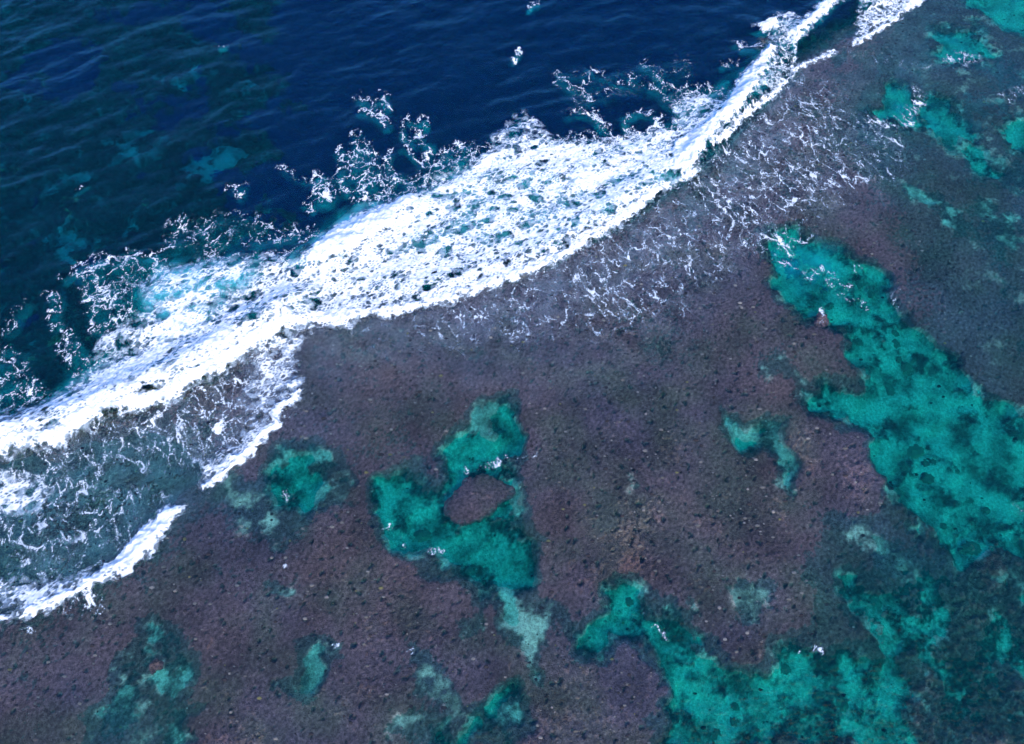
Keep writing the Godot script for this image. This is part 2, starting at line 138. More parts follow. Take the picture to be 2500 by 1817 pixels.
# lines of foam: half width, cover, which wave (0: none), line
const FOAM_LINES := [
	[0.62, 0.93, 3, [-14.5, -37.4, -10.2, -38, -7.4, -38.8, -4.2, -39.8, -0.1, -41.5, 4, -43.8, 7, -45.8, 10.1, -48, 12.9, -50.7, 15.7, -53, 17.6, -53.9]],
	[0.32, 0.95, 4, [30.3, -68.4, 27.5, -65.1, 25.6, -63.1, 23.3, -60.7, 21.2, -58.5, 19.5, -57.3]],
	[0.4, 0.95, 8, [45.7, -80.1, 43.3, -77, 40.2, -74.5, 37.2, -72.3]],
	[0.4, 0.9, 8, [34.6, -71, 32.5, -69.8, 30.3, -68.5]],
	[0.75, 0.95, 7, [36.2, -79.9, 35, -77.8, 33.7, -76.5, 32.3, -75.3, 31, -73.6]],
	[0.3, 0.75, 7, [30.9, -73.5, 30.6, -72, 30.6, -70.6, 30.3, -69.7]],
	[0.55, 0.97, 5, [-18.3, -30.9, -18.2, -29.4, -19.6, -28.1, -19.6, -27, -20.4, -25.8, -22, -23.9, -24, -21.9]],
	[0.3, 0.9, 6, [-37.6, -11.2, -36.8, -11.5, -36.2, -11.6]],
	[0.45, 0.8, 0, [-31.5, -13.6, -31, -12.7, -30.4, -12.2]],
	[0.75, 0.62, 0, [42.3, -65.5, 42.6, -64.2, 40.9, -62.6, 41, -60.9]],
	[0.6, 0.6, 0, [36.6, -60.9, 37.8, -60.5, 39.5, -61.1, 41, -60.7]],
	[0.9, 0.5, 0, [47.1, -69.9, 48.6, -70.6, 49.9, -69.9]],
	[0.9, 0.42, 0, [51.7, -64.2, 52.7, -65.3, 53.4, -65.5]],
	[0.9, 0.6, 0, [26.6, -54.3, 28, -54.9, 29.4, -55.5, 30.7, -55.1]],
	[1, 0.52, 0, [30.4, -52.7, 32.2, -52.7, 34.1, -53.3]],
	[0.6, 0.55, 0, [29, -58.8, 30.2, -58.8, 31.3, -59.6]],
	[0.5, 0.58, 0, [21.5, -46, 22.9, -46.4, 24.3, -46.2, 25.1, -45.1]],
	[0.4, 0.5, 0, [25.3, -45.1, 26.4, -45.7, 28.3, -46.2]],
	[0.4, 0.51, 0, [25.1, -45.2, 25.6, -44.5, 26, -43.8, 25.5, -42.9]],
	[0.36, 0.56, 0, [24.1, -43.5, 25.4, -42.3, 27.2, -41.6, 28.4, -42.6, 29.2, -41.7]],
	[0.32, 0.53, 0, [29.5, -39.9, 30, -39.4, 31.5, -38.8]],
	[0.36, 0.42, 0, [28.5, -41.1, 29.6, -40.9, 30.5, -40.7]],
	[0.32, 0.42, 0, [27.3, -38.4, 27.4, -37.8, 27, -37.1]],
	[0.4, 0.42, 0, [34.9, -40.4, 34.4, -39.4, 34.2, -38.1]],
	[0.32, 0.42, 0, [31.6, -42.6, 31.8, -41.6]],
	[0.32, 0.56, 0, [-3.8, -22.7, -3.2, -23, -2.6, -23.3]],
	[0.32, 0.56, 0, [-1.6, -23.4, -1, -23.8, -0.4, -24.1]],
	[0.12, 0.51, 0, [0.5, -24, 2.1, -24.4]],
	[0.2, 0.42, 0, [-1.9, -26.2, -1.8, -25.4]],
	[0.16, 0.53, 0, [-7.5, -9.4, -6.8, -8.8, -6, -8.1]],
	[0.24, 0.51, 0, [-9.6, -18.3, -9.2, -18.2]],
	[0.28, 0.47, 0, [-8.6, -17.3, -7.9, -16.9]],
	[0.28, 0.51, 0, [-6.8, -16.4, -5.4, -16.4]],
	[0.14, 0.47, 0, [-6.4, -20, -5.7, -20.5, -4.9, -21.2]],
	[0.28, 0.38, 0, [9.8, -11.9, 10.9, -10.4, 11.2, -10.1]],
	[0.16, 0.51, 0, [20.5, -9.2, 21.2, -9.2, 21.9, -9.4, 22.3, -9.2]],
	[0.24, 0.42, 0, [39.2, -20, 39.5, -19.3]],
	[0.3, 0.55, 0, [-17.7, -21.2, -17.8, -20]],
	[0.35, 0.45, 0, [-17.2, -15.4, -16.4, -16]],
	[0.25, 0.5, 0, [-12.7, -9.4, -12.1, -9.6]],
	[0.55, 0.7, 0, [-38, -43.3, -37, -42.9, -37.4, -41.9, -38.3, -41.6, -39.1, -41.9]],
	[0.6, 0.55, 0, [-39, -41.7, -38.3, -40.2, -37.6, -38.9]],
	[0.5, 0.8, 0, [-33.5, -43.6, -32.8, -43.8, -32, -42.6, -31.3, -41.6]],
	[0.25, 0.7, 0, [-32.2, -43.6, -32.2, -44.3, -31.1, -44.5]],
	[0.3, 0.7, 0, [-35.7, -44.5, -34.9, -44.9, -34.9, -44.2, -34.1, -43.6]],
	[0.5, 0.5, 0, [-40.6, -41.4, -39.9, -42.1, -39.2, -42.9]],
	[0.6, 0.45, 0, [-41.3, -39.7, -40.4, -38.4, -40.6, -37.3, -40, -36.5]],
	[0.35, 0.55, 0, [-38.9, -35.9, -38.4, -33.7, -38, -33]],
	[0.35, 0.62, 0, [-38.6, -35.7, -37.8, -34.3, -37.4, -32.8, -37, -31.6]],
	[0.35, 0.55, 0, [-37.7, -34.6, -37, -33.7, -36.2, -32.8]],
	[0.6, 0.42, 0, [-43.4, -38.6, -43.8, -37.6, -43.8, -36.5, -44.1, -35.9]],
	[1, 0.45, 0, [-43.8, -33.4, -42.7, -33.1, -41.9, -31.9, -42.7, -31.3]],
	[0.5, 0.66, 0, [-26.2, -28.7, -25.2, -28, -24.2, -27.2, -23.8, -26.6]],
	[0.5, 0.6, 0, [-26.6, -29.6, -25.2, -30.4, -24.1, -31.3, -23, -31]],
	[0.5, 0.62, 0, [-25.1, -26.6, -23.8, -26.6, -23.4, -27.2]],
	[0.5, 0.52, 0, [-30.9, -25.7, -31.2, -26.5, -30.3, -27, -29.5, -27.3]],
	[0.8, 0.42, 0, [-33.8, -26.2, -32.6, -25.4, -32.7, -24.3]],
	[0.35, 0.85, 0, [0, -69.7, 0.4, -70.4, 0.8, -71.3]],
	[0.35, 0.75, 0, [1.9, -77.9, 2.4, -78.6, 2.9, -78.7]],
	[0.25, 0.8, 0, [-31.7, -71.7, -31.1, -71.8]],
	[0.3, 0.5, 0, [-42.4, -51.6, -41.4, -52.5]],
	[0.9, 0.66, 0, [-18.8, -53.1, -18.1, -52.1, -17.4, -51.2, -17.9, -50.4, -18.7, -50.8]],
	[0.4, 0.6, 0, [-17.6, -53.1, -17.5, -51.8]],
	[0.3, 0.6, 0, [-20, -50, -19.1, -49.9, -19, -49.3]],
	[0.6, 0.55, 0, [-17.3, -56.9, -16.5, -55.3, -16.8, -53.5, -16.1, -51.6]],
	[0.35, 0.5, 0, [-31.2, -48.7, -31.1, -47.8, -30.5, -46.9]],
	[0.35, 0.5, 0, [-29.5, -47.5, -29.2, -46.4, -28.2, -46.2, -27.9, -47.3]],
	[0.5, 0.5, 0, [-27.7, -45.5, -27.4, -44.4, -26.9, -45.8]],
	[0.8, 0.55, 0, [-24, -45.3, -21.2, -45.7, -19.4, -46.5, -18.3, -45.8]],
	[0.5, 0.36, 0, [-27.2, -51.9, -26.2, -52.1, -26.2, -51]],
	[0.4, 0.36, 0, [-22.8, -54.7, -21.8, -53.7, -20, -52.9]],
	[0.5, 0.52, 0, [-16.1, -64.2, -14.5, -62.8, -13.4, -64.6, -12.8, -62.4]],
	[0.55, 0.62, 0, [-15.6, -62, -14, -61.7, -12.7, -60.2]],
	[0.4, 0.72, 0, [-10.6, -60.9, -9.5, -60.7, -9, -61.1, -8.7, -59.8, -9.7, -59.4, -9.1, -58.6]],
	[0.35, 0.6, 0, [-11.2, -60, -11.1, -58.8, -10.4, -58.1, -9.7, -58.6]],
	[0.6, 0.62, 0, [-9.5, -57.9, -8.2, -57.5, -8.4, -55.3, -9, -54.9]],
	[0.35, 0.66, 0, [-11, -57.2, -12.2, -56.3, -12.4, -55.3, -11.2, -53.3, -10.4, -50.8]],
	[0.3, 0.6, 0, [-10.7, -57.2, -9.7, -55.9, -8.9, -54.9, -8.6, -53.3]],
	[0.8, 0.6, 0, [-15.6, -58.6, -15, -56.9, -15.9, -55.7, -15.6, -53.7, -15, -52.1]],
	[1, 0.55, 0, [-14.3, -56.1, -13.6, -53.5, -12.2, -52.5]],
	[0.4, 0.6, 0, [-6.5, -57.1, -6.2, -56.3, -5.5, -55.7]],
	[0.5, 0.55, 0, [-5.2, -57.7, -4.6, -56.3, -4, -56.1]],
	[0.6, 0.46, 0, [5, -68, 5.2, -66.6, 6.3, -65.5, 7.7, -64.8, 8.1, -63.7]],
	[0.4, 0.4, 0, [7.5, -67.3, 7.5, -65.3]],
	[0.35, 0.42, 0, [7.9, -68.7, 8.8, -67.6, 10.7, -66.4, 12, -66]],
	[0.6, 0.44, 0, [12.5, -67.3, 13.6, -66, 14.8, -65.3, 15.7, -66, 15.2, -68, 14, -69]],
	[0.9, 0.58, 0, [16.1, -65.5, 16.3, -63.9, 17.5, -62.8, 18.8, -63.1]],
	[0.6, 0.52, 0, [8.2, -62, 9.1, -60.2, 9.6, -59.2, 10.5, -58.4]],
	[0.5, 0.4, 0, [5.6, -61.5, 6.9, -62.2, 8.2, -61.3]],
	[0.5, 0.6, 0, [11.5, -61.5, 11.7, -59.8, 12.7, -59, 14.7, -59.8, 14.8, -61.7, 13.3, -62.2, 12, -61.5]],
	[1.2, 0.56, 0, [14.6, -59, 16.2, -59.6, 17.4, -59.2]],
	[0.5, 0.55, 0, [24.4, -72, 25.1, -71.3, 26.6, -71.1]],
	[0.4, 0.4, 0, [22.4, -68.7, 23, -69.2, 24.1, -69]],
	[0.8, 0.97, 1, [-43.2, -23.3, -41.4, -24.4, -39.4, -25.3, -36.9, -25.6, -36, -26.4, -33.1, -28.2, -30.3, -29, -28.5, -29.5, -26.9, -31.1, -23.8, -33.3, -21.1, -35.8, -19.7, -37.3]],
	[1.1, 0.95, 3, [-21, -35.6, -19.7, -37, -17.3, -37.5, -14.5, -37.4]],
	[0.7, 0.95, 8, [44, -78.1, 50.5, -83.6, 60.5, -91]],
	[0.8, 0.95, 7, [35.5, -78.9, 42.8, -84.4, 52.4, -91]],
]
const LACE_ZONES := [
	[0.34, 6, [-14.5, -37.3, -10.2, -38, -4.2, -39.8, -0.1, -41.5, 7, -45.8, 17.6, -53.9, 20.3, -57.8, 30.1, -68, 34.4, -65.4, 35, -59, 32.7, -51.9, 26.5, -46.5, 21.6, -44.4, 17.3, -39.9, 11.4, -36.6, 4.6, -35.7, -3.3, -34.7, -10, -36.1]],
	[0.4, 4, [4, -42.9, 8.3, -45.4, 12.6, -47.5, 14.3, -42.4, 12.2, -36.6, 7.8, -36.6, 5.1, -39.4]],
	[0.42, 4, [17.5, -53.1, 23.1, -59, 30.2, -62.8, 34.1, -59, 31.8, -51.9, 25.9, -47.5, 20.5, -45.4, 16.6, -48.6]],
	[0.26, 3, [26.4, -62, 28.8, -65.1, 32.3, -65.1, 36.6, -61.5, 40.1, -59.6, 39.8, -54.5, 35.8, -50.6, 33.9, -52.5, 30.7, -59.4]],
	[0.2, 2, [35.3, -71.3, 41.9, -71.1, 45.6, -69.2, 49, -69.7, 48.5, -67.8, 43.6, -67.8, 40.6, -69]],
	[0.36, 3, [-34.9, -26.5, -31.4, -27.9, -26.8, -29.9, -22.4, -34.6, -18.8, -33.1, -18.1, -29.4, -21.9, -23.9, -24, -21.9, -26.2, -23.1, -29.8, -22.7, -32.5, -23.8]],
	[0.38, 2, [-41.9, -23.8, -38.3, -24.3, -34.8, -26.1, -32.5, -23.8, -33.4, -20.6, -40.9, -20.6]],
	[0.31, 2.5, [-41.2, -21.3, -34.3, -21.3, -27, -21.3, -28.7, -17.6, -30.5, -15.2, -33.6, -14.1, -38.9, -14.1]],
	[0.35, 1, [-33.8, -12.3, -32.6, -13.1, -31, -13.6, -31.2, -11.6, -32.5, -11.5]],
	[0.4, 0.6, [-35.8, -11.2, -34.8, -11, -34.7, -10.1, -35.2, -10.4]],
	[0.52, 1.5, [-39.4, -43.1, -36.5, -44.2, -32.1, -43.6, -30.9, -41.7, -32.4, -39.6, -32.5, -37.5, -35.1, -34.9, -36.7, -35.9, -38.2, -39.6]],
	[0.45, 1.2, [-29.4, -43.8, -27.4, -44.5, -23, -43.8, -19.5, -44.2, -20, -42.4, -24.4, -43.3, -28.5, -42.8]],
	[0.52, 1.2, [-44.2, -31.3, -41.4, -31.6, -40, -31, -38.6, -29.3, -40.4, -28, -43.2, -27.9]],
	[0.36, 1.2, [-45, -34, -42.6, -33.7, -41.6, -31.6, -44.2, -31.3]],
	[0.62, 1.2, [-36.5, -31.9, -35.5, -33.1, -34, -33.4, -33.1, -31.9, -34.7, -29.9, -37.6, -29.9]],
	[0.5, 1.2, [-16.5, -54.9, -14.4, -55.3, -12.2, -54.5, -9.7, -53.3, -8.2, -54.5, -6.8, -56.9, -5.5, -55.7, -6.1, -53.7, -7.8, -51.9, -9.8, -50, -11.9, -48.7, -14.8, -49.9]],
	[0.48, 1, [-7.1, -56.5, -4.7, -57.9, -1.9, -57.3, -0.7, -56.1, -2.5, -53.9, -5.5, -54.1]],
	[0.5, 1.5, [3.4, -58.6, 6.8, -59, 10.7, -58.1, 14.7, -60.2, 19, -62.4, 18.5, -57.3, 12.9, -56.5, 6.7, -56.9]],
	[0.44, 0.8, [29.3, -76.8, 31.9, -76, 33.7, -76.3, 31.2, -73.5, 30.4, -68.7, 28.2, -69.7]],
	[0.42, 0.8, [28.1, -69.2, 30, -68.5, 23.4, -60.9, 21.8, -59.4, 21.5, -60.7]],
	[0.44, 1.2, [17.2, -66, 20.5, -66, 22.5, -65.1, 21.3, -62.4, 18.4, -61.5, 16.9, -62.4]],
	[0.16, 2, [4.7, -68.5, 8.8, -68, 13.8, -69, 18.9, -70.6, 19.6, -67.8, 17.5, -64.2, 11.9, -64.6, 6.9, -62.4, 5.1, -64.2]],
	[0.15, 3, [-14.6, -38.1, -7, -40.1, -3.7, -40.7, 1.8, -34.6, -0.8, -32.8, -8.8, -33.1, -14, -32.8]],
	[0.26, 2, [14.8, -40.4, 16.1, -40.1, 16.6, -37.8, 15.5, -36.2, 14.4, -36.5]],
	[0.24, 1.5, [-32.4, -48, -26.8, -49.1, -19.2, -47.3, -18.2, -45.1, -26, -44.3, -32.4, -44.3]],
]
const BUBBLES_AND_SHEEN := [
	[1, 2.5, 1, [-32.3, -38.1, -33.6, -40.1, -32.1, -43.1, -29.3, -43.3, -23.7, -43.3, -23, -41.7, -25.2, -39.6, -27.3, -35.9, -31.1, -34.6]],
	[1, 2, 2, [-19.4, -44.4, -17.7, -47.3, -15.6, -49.5, -13.7, -50.8, -12.1, -50, -14.7, -45.8, -18.8, -44.1]],
	[0.7, 1.5, 2, [-20.8, -43.3, -19.2, -45.2, -15.5, -47.6, -15.2, -44.9, -18.7, -43.1]],
	[0.5, 1.6, 1, [-35.7, -33.7, -37.4, -32.2, -38.7, -29.9, -42.4, -27.9, -42.5, -26.5, -35.1, -29.3, -32.2, -33.7]],
	[0.62, 2, 3, [-8.4, -51.8, -5.5, -55.5, -1, -56.9, 5.2, -56.5, 11.5, -58.6, 18.6, -59, 17.9, -54.5, 12.4, -50.6, 4.9, -45.8, -5.2, -44.3, -11.6, -44.4, -11.2, -48.7]],
	[0.45, 1.2, 4, [27.8, -71.3, 25.4, -69, 21.9, -64.6, 16.5, -58.6, 16.8, -61.5, 22.2, -66.9]],
	[0.3, 1.5, 6, [-40.7, -22.1, -36.8, -21.3, -35.8, -19.8, -37.9, -18.8, -39.9, -19.6]],
	[0.17, 7, 0, [-19.6, -36.6, -14.5, -37.5, -4.2, -39.9, 7, -46, 18.1, -54.8, 27, -66.7, 31, -67.4, 28.3, -57.2, 21.9, -49.7, 14.3, -42.4, 4.6, -36.6, -5.2, -33.8, -14.5, -33, -16.7, -32.1]],  # sky reflection on the wet reef by the surf, painted as a pale film
	[0.07, 10, 0, [-20.1, -28.7, -17, -34.7, -5.3, -36.6, 11, -42.4, 22.2, -51.9, 30.2, -68.7, 44.3, -79.6, 58, -79.6, 51.8, -59, 41.1, -56, 32.9, -48.6, 19, -40.4, 14.2, -33, -1.3, -30.4, -12.5, -28.7, -18, -24.6]],  # wider, fainter veil: sky sheen painted over the whole upper reef
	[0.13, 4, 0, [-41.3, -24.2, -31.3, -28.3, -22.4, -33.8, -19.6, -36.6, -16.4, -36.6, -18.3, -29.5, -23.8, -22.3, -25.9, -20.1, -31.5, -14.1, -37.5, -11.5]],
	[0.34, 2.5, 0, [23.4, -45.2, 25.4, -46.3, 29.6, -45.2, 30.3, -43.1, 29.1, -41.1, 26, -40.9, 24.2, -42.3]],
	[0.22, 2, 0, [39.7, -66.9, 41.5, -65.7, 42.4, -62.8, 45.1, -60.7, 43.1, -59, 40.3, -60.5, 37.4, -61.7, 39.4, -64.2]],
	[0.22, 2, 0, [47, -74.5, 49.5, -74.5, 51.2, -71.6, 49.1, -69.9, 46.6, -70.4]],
]
const WAVES := [
	["breaking_wave", "broad breaking wave with cyan-tinted foam at the left edge of the reef"],
	["breaking_wave", "short thick white crest between the left breaker and the wide foam sheet"],
	["breaking_wave", "wide sheet of white water full of dark holes washing onto the reef"],
	["breaking_wave", "narrow solid white roller where the foam sheet tapers toward the upper right"],
	["wash_front", "lacy bubbling wash front spreading over the purple reef below the left breaker"],
	["wash_front", "curved white wash front nearest the lower left corner"],
	["breaking_wave", "small ragged wavelet crest off the tip of the white roller"],
	["wash_front", "speckled foam wash at the top right along the reef edge"],
]
const ISLETS := [
	["oval purple-brown reef islet ringed by the two-lobed teal pool", -0.02, -1.5, [-5.3, -19.7, -5.2, -20.3, -4.8, -21.1, -4.2, -21.8, -3.7, -22.3, -3, -22.5, -2.1, -22.6, -1.2, -22.3, -0.5, -22, 0.1, -21.6, 0.2, -21.2, -0.1, -20.8, -0.8, -20.3, -1.5, -19.9, -1.8, -19.3, -2.6, -19, -3.5, -18.8, -4.2, -18.7, -4.8, -19]],
	["tiny round reef islet in the pale pool at the lower left", 0.02, -1, [-25.9, -8.2, -25.8, -8.5, -25.5, -8.7, -25.1, -8.5, -25, -8.1, -25.2, -7.8, -25.6, -7.7]],
	["small foam-splashed reef islet where the wide teal pool narrows", 0.04, -1.6, [26.6, -36.8, 27, -37.5, 27.6, -37.8, 28.1, -37.3, 27.8, -36.7, 27.2, -36.3]],
]

var elev := PackedFloat32Array()      # height of the sea bed, coarse plan
var sandy := PackedFloat32Array()     # how much of it is sand
var olive := PackedFloat32Array()     # where the reef carries more olive weed than purple crust
var lift := PackedFloat32Array()      # how far a breaking crest lifts the water
var open_sea := PackedFloat32Array()  # 1 beyond the reef edge
var dense := PackedFloat32Array()     # white water
var lace := PackedFloat32Array()      # foam threads
var bubbles_and_sheen := PackedFloat32Array()   # air below the surface, and sky sheen painted over the reef
var water_grid := PackedFloat32Array()
var water_wide := 0
var owner_of := PackedByteArray()
var bubbles_and_sheen_of := PackedByteArray()
var used_names := {}
var plan_noise: FastNoiseLite
var warp_noise: FastNoiseLite
var warp_fine: FastNoiseLite
var chop: FastNoiseLite
var swell: FastNoiseLite
var wavelets: FastNoiseLite


func noise(seed_value: int, frequency: float, octaves := 1, kind := FastNoiseLite.TYPE_SIMPLEX_SMOOTH) -> FastNoiseLite:
	var n := FastNoiseLite.new()
	n.seed = seed_value
	n.noise_type = kind
	n.frequency = frequency
	n.fractal_type = FastNoiseLite.FRACTAL_FBM if octaves > 1 else FastNoiseLite.FRACTAL_NONE
	n.fractal_octaves = octaves
	return n


func cells(seed_value: int, frequency: float, warp: float, warp_frequency: float) -> FastNoiseLite:
	var n := noise(seed_value, frequency, 1, FastNoiseLite.TYPE_CELLULAR)
	n.cellular_distance_function = FastNoiseLite.DISTANCE_EUCLIDEAN
	n.cellular_return_type = FastNoiseLite.RETURN_DISTANCE2_SUB
	n.cellular_jitter = 1.0
	if warp > 0.0:
		n.domain_warp_enabled = true
		n.domain_warp_type = FastNoiseLite.DOMAIN_WARP_SIMPLEX
		n.domain_warp_amplitude = warp
		n.domain_warp_frequency = warp_frequency
		n.domain_warp_fractal_type = FastNoiseLite.DOMAIN_WARP_FRACTAL_PROGRESSIVE
		n.domain_warp_fractal_octaves = 3
	return n


func numbered(called: String) -> String:
	var k: int = used_names.get(called, -1) + 1
	used_names[called] = k
	return called if k == 0 else "%s_%03d" % [called, k]


func tag(o: Node, label := "", category := "", group := "", kind := "") -> void:
	for pair in [["label", label], ["category", category], ["group", group], ["kind", kind]]:
		if pair[1] != "":
			o.set_meta(pair[0], pair[1])


func put(called: String, mesh: Mesh, m: Material, parent: Node3D = self) -> MeshInstance3D:
	var o := MeshInstance3D.new()
	o.name = numbered(called) if parent == self else called
	o.mesh = mesh
	o.material_override = m
	parent.add_child(o, true)
	return o


# ---- the plan -------------------------------------------------------------------------------------------------------

func poly_distance(p: Array, x: float, z: float, closed: bool) -> float:
	var best := 1e9
	var inside := false
	var n: int = p.size() / 2
	var ax: float = p[n * 2 - 2]
	var az: float = p[n * 2 - 1]
	for i in n:
		var bx: float = p[i * 2]
		var bz: float = p[i * 2 + 1]
		if closed or i > 0:
			var ex := bx - ax
			var ez := bz - az
			var t := clampf(((x - ax) * ex + (z - az) * ez) / maxf(ex * ex + ez * ez, 1e-6), 0.0, 1.0)
			var dx := x - ax - ex * t
			var dz := z - az - ez * t
			best = minf(best, dx * dx + dz * dz)
			if closed and (az > z) != (bz > z) and x < ax + (z - az) / (bz - az) * ex:
				inside = not inside
		ax = bx
		az = bz
	return -sqrt(best) if inside else sqrt(best)


func bounds(p: Array, wider: float, step: float, w: int, h: int) -> Rect2i:
	var lo := Vector2(1e9, 1e9)
	var hi := -lo
	for i in p.size() / 2:
		var v := Vector2(p[i * 2], p[i * 2 + 1])
		lo = lo.min(v)
		hi = hi.max(v)
	var x0 := clampi(int((lo.x - wider - LEFT) / step), 0, w)
	var z0 := clampi(int((lo.y - wider - FAR) / step), 0, h)
	var x1 := clampi(int((hi.x + wider - LEFT) / step) + 2, x0, w)
	var z1 := clampi(int((hi.y + wider - FAR) / step) + 2, z0, h)
	return Rect2i(x0, z0, x1 - x0, z1 - z0)


func draw_plan() -> void:
	elev.resize(A_W * A_H)
	sandy.resize(A_W * A_H)
	lift.resize(A_W * A_H)
	olive.resize(A_W * A_H)
	open_sea.resize(A_W * A_H)
	dense.resize(B_W * B_H)
	lace.resize(B_W * B_H)
	bubbles_and_sheen.resize(B_W * B_H)
	owner_of.resize(B_W * B_H)
	bubbles_and_sheen_of.resize(B_W * B_H)
	for j in A_H:
		var z := FAR + j * A_STEP
		for i in A_W:
			var x := LEFT + i * A_STEP
			var k := j * A_W + i
			var d := poly_distance(OCEAN, x, z, true)
			var n := plan_noise.get_noise_2d(x, z)
			var out := smoothstep(1.0, -1.0, d)
			open_sea[k] = out
			var reef := -0.09 + 0.075 * smoothstep(6.0, 40.0, d) + 0.05 * n + 0.05 * plan_noise.get_noise_2d(x * 5.0, z * 5.0)
			var floor_y := lerpf(-5.2, -2.5, smoothstep(-6.0, -34.0, x + 6.0 * n)) - 0.5 * smoothstep(10.0, 45.0, -d) + 1.0 * n + 0.9 * plan_noise.get_noise_2d(x * 3.0, z * 3.0)
			elev[k] = lerpf(reef, floor_y, smoothstep(2.0, -7.0, d))
			sandy[k] = lerpf(0.0, 0.12, smoothstep(0.0, -6.0, d))
	for p in POOLS:
		var r := bounds(p[3], p[2] + 1.0, A_STEP, A_W, A_H)
		for j in range(r.position.y, r.end.y):
			for i in range(r.position.x, r.end.x):
				var t: float = smoothstep(p[2] * 1.0, -p[2] * 1.3, poly_distance(p[3], LEFT + i * A_STEP, FAR + j * A_STEP, true))
				if t > 0.0:
					var k := j * A_W + i
					elev[k] = lerpf(elev[k], p[0], t)
					sandy[k] = lerpf(sandy[k], p[1], t)
	for p in OLIVE:
		var r := bounds(p, 8.0, A_STEP, A_W, A_H)
		for j in range(r.position.y, r.end.y):
			for i in range(r.position.x, r.end.x):
				var k := j * A_W + i
				olive[k] = maxf(olive[k], smoothstep(5.0, -6.0, poly_distance(p, LEFT + i * A_STEP, FAR + j * A_STEP, true)))
	for p in OCEAN_SAND:
		var r := bounds(p[1], 2.0, A_STEP, A_W, A_H)
		for j in range(r.position.y, r.end.y):
			for i in range(r.position.x, r.end.x):
				var t := smoothstep(1.6, -1.0, poly_distance(p[1], LEFT + i * A_STEP, FAR + j * A_STEP, true))
				var k := j * A_W + i
				sandy[k] = maxf(sandy[k], p[0] * t)
				elev[k] = lerpf(elev[k], -2.3, t * p[0] * 0.8)
	for p in CRESTS:
		var r := bounds(p[2], p[1] * 3.0, A_STEP, A_W, A_H)
		for j in range(r.position.y, r.end.y):
			for i in range(r.position.x, r.end.x):
				var d: float = poly_distance(p[2], LEFT + i * A_STEP, FAR + j * A_STEP, false) / p[1]
				var k := j * A_W + i
				lift[k] = maxf(lift[k], p[0] * exp(-d * d))
	for p in WHITE_WATER:
		var r := bounds(p[3], p[1], B_STEP, B_W, B_H)
		for j in range(r.position.y, r.end.y):
			for i in range(r.position.x, r.end.x):
				var v: float = p[0] * smoothstep(p[1] * 0.6, -p[1] * 0.6, poly_distance(p[3], LEFT + i * B_STEP, FAR + j * B_STEP, true))
				var k := j * B_W + i
				if v > dense[k]:
					dense[k] = v
					owner_of[k] = p[2]
	for p in FOAM_LINES:
		var r := bounds(p[3], p[0] * 2.0, B_STEP, B_W, B_H)
		for j in range(r.position.y, r.end.y):
			for i in range(r.position.x, r.end.x):
				var v: float = p[1] * (1.0 - smoothstep(0.3, 1.5, poly_distance(p[3], LEFT + i * B_STEP, FAR + j * B_STEP, false) / p[0]))
				var k := j * B_W + i
				if p[2] > 0:
					if v > dense[k]:
						dense[k] = v
						owner_of[k] = p[2]
				else:
					lace[k] = maxf(lace[k], v)
	for p in LACE_ZONES:
		var r := bounds(p[2], p[1], B_STEP, B_W, B_H)
		for j in range(r.position.y, r.end.y):
			for i in range(r.position.x, r.end.x):
				var k := j * B_W + i
				lace[k] = maxf(lace[k], p[0] * smoothstep(p[1] * 0.6, -p[1] * 0.6, poly_distance(p[2], LEFT + i * B_STEP, FAR + j * B_STEP, true)))
	for p in BUBBLES_AND_SHEEN:
		var r := bounds(p[3], p[1], B_STEP, B_W, B_H)
		for j in range(r.position.y, r.end.y):
			for i in range(r.position.x, r.end.x):
				var k := j * B_W + i
				var v: float = p[0] * smoothstep(p[1] * 0.7, -p[1] * 0.7, poly_distance(p[3], LEFT + i * B_STEP, FAR + j * B_STEP, true))
				if v > bubbles_and_sheen[k]:
					bubbles_and_sheen[k] = v
					bubbles_and_sheen_of[k] = p[2]


func aerate() -> void:
	# the water below floating foam at sea is full of air as well
	for j in B_H:
		for i in B_W:
			var k := j * B_W + i
			var v := 0.34 * lace[k] + 0.30 * dense[k]
			if v > bubbles_and_sheen[k] and v > 0.03 and at_a(open_sea, LEFT + i * B_STEP, FAR + j * B_STEP) > 0.6:
				bubbles_and_sheen[k] = v
				bubbles_and_sheen_of[k] = owner_of[k] if owner_of[k] > 0 else 1 if i < 230 else 3


func at_a(a: PackedFloat32Array, x: float, z: float) -> float:
	var u := clampf((x - LEFT) / A_STEP, 0.0, A_W - 1.001)
	var v := clampf((z - FAR) / A_STEP, 0.0, A_H - 1.001)
	var i := int(u)
	var j := int(v)
	u -= i
	v -= j
	var k := j * A_W + i
	return lerpf(lerpf(a[k], a[k + 1], u), lerpf(a[k + A_W], a[k + A_W + 1], u), v)


func at_b(a: PackedFloat32Array, x: float, z: float) -> float:
	var u := clampf((x - LEFT) / B_STEP, 0.0, B_W - 1.001)
	var v := clampf((z - FAR) / B_STEP, 0.0, B_H - 1.001)
	var i := int(u)
	var j := int(v)
	u -= i
	v -= j
	var k := j * B_W + i
	return lerpf(lerpf(a[k], a[k + 1], u), lerpf(a[k + B_W], a[k + B_W + 1], u), v)


func water_height(x: float, z: float) -> float:
	var out := at_a(open_sea, x, z)
	var h := at_a(lift, x, z)
	var along := x * 0.90 - z * 0.44
	var across := x * 0.44 + z * 0.90
	return h + out * (0.34 + 0.30 * swell.get_noise_2d(along * 0.6, across * 1.4) + 0.13 * wavelets.get_noise_2d(along * 0.45, across * 0.9) * (1.0 + 1.2 * swell.get_noise_2d(x * 0.7, z * 0.7)) + 0.06 * chop.get_noise_2d(x * 1.1 + z * 0.5, z * 1.7))


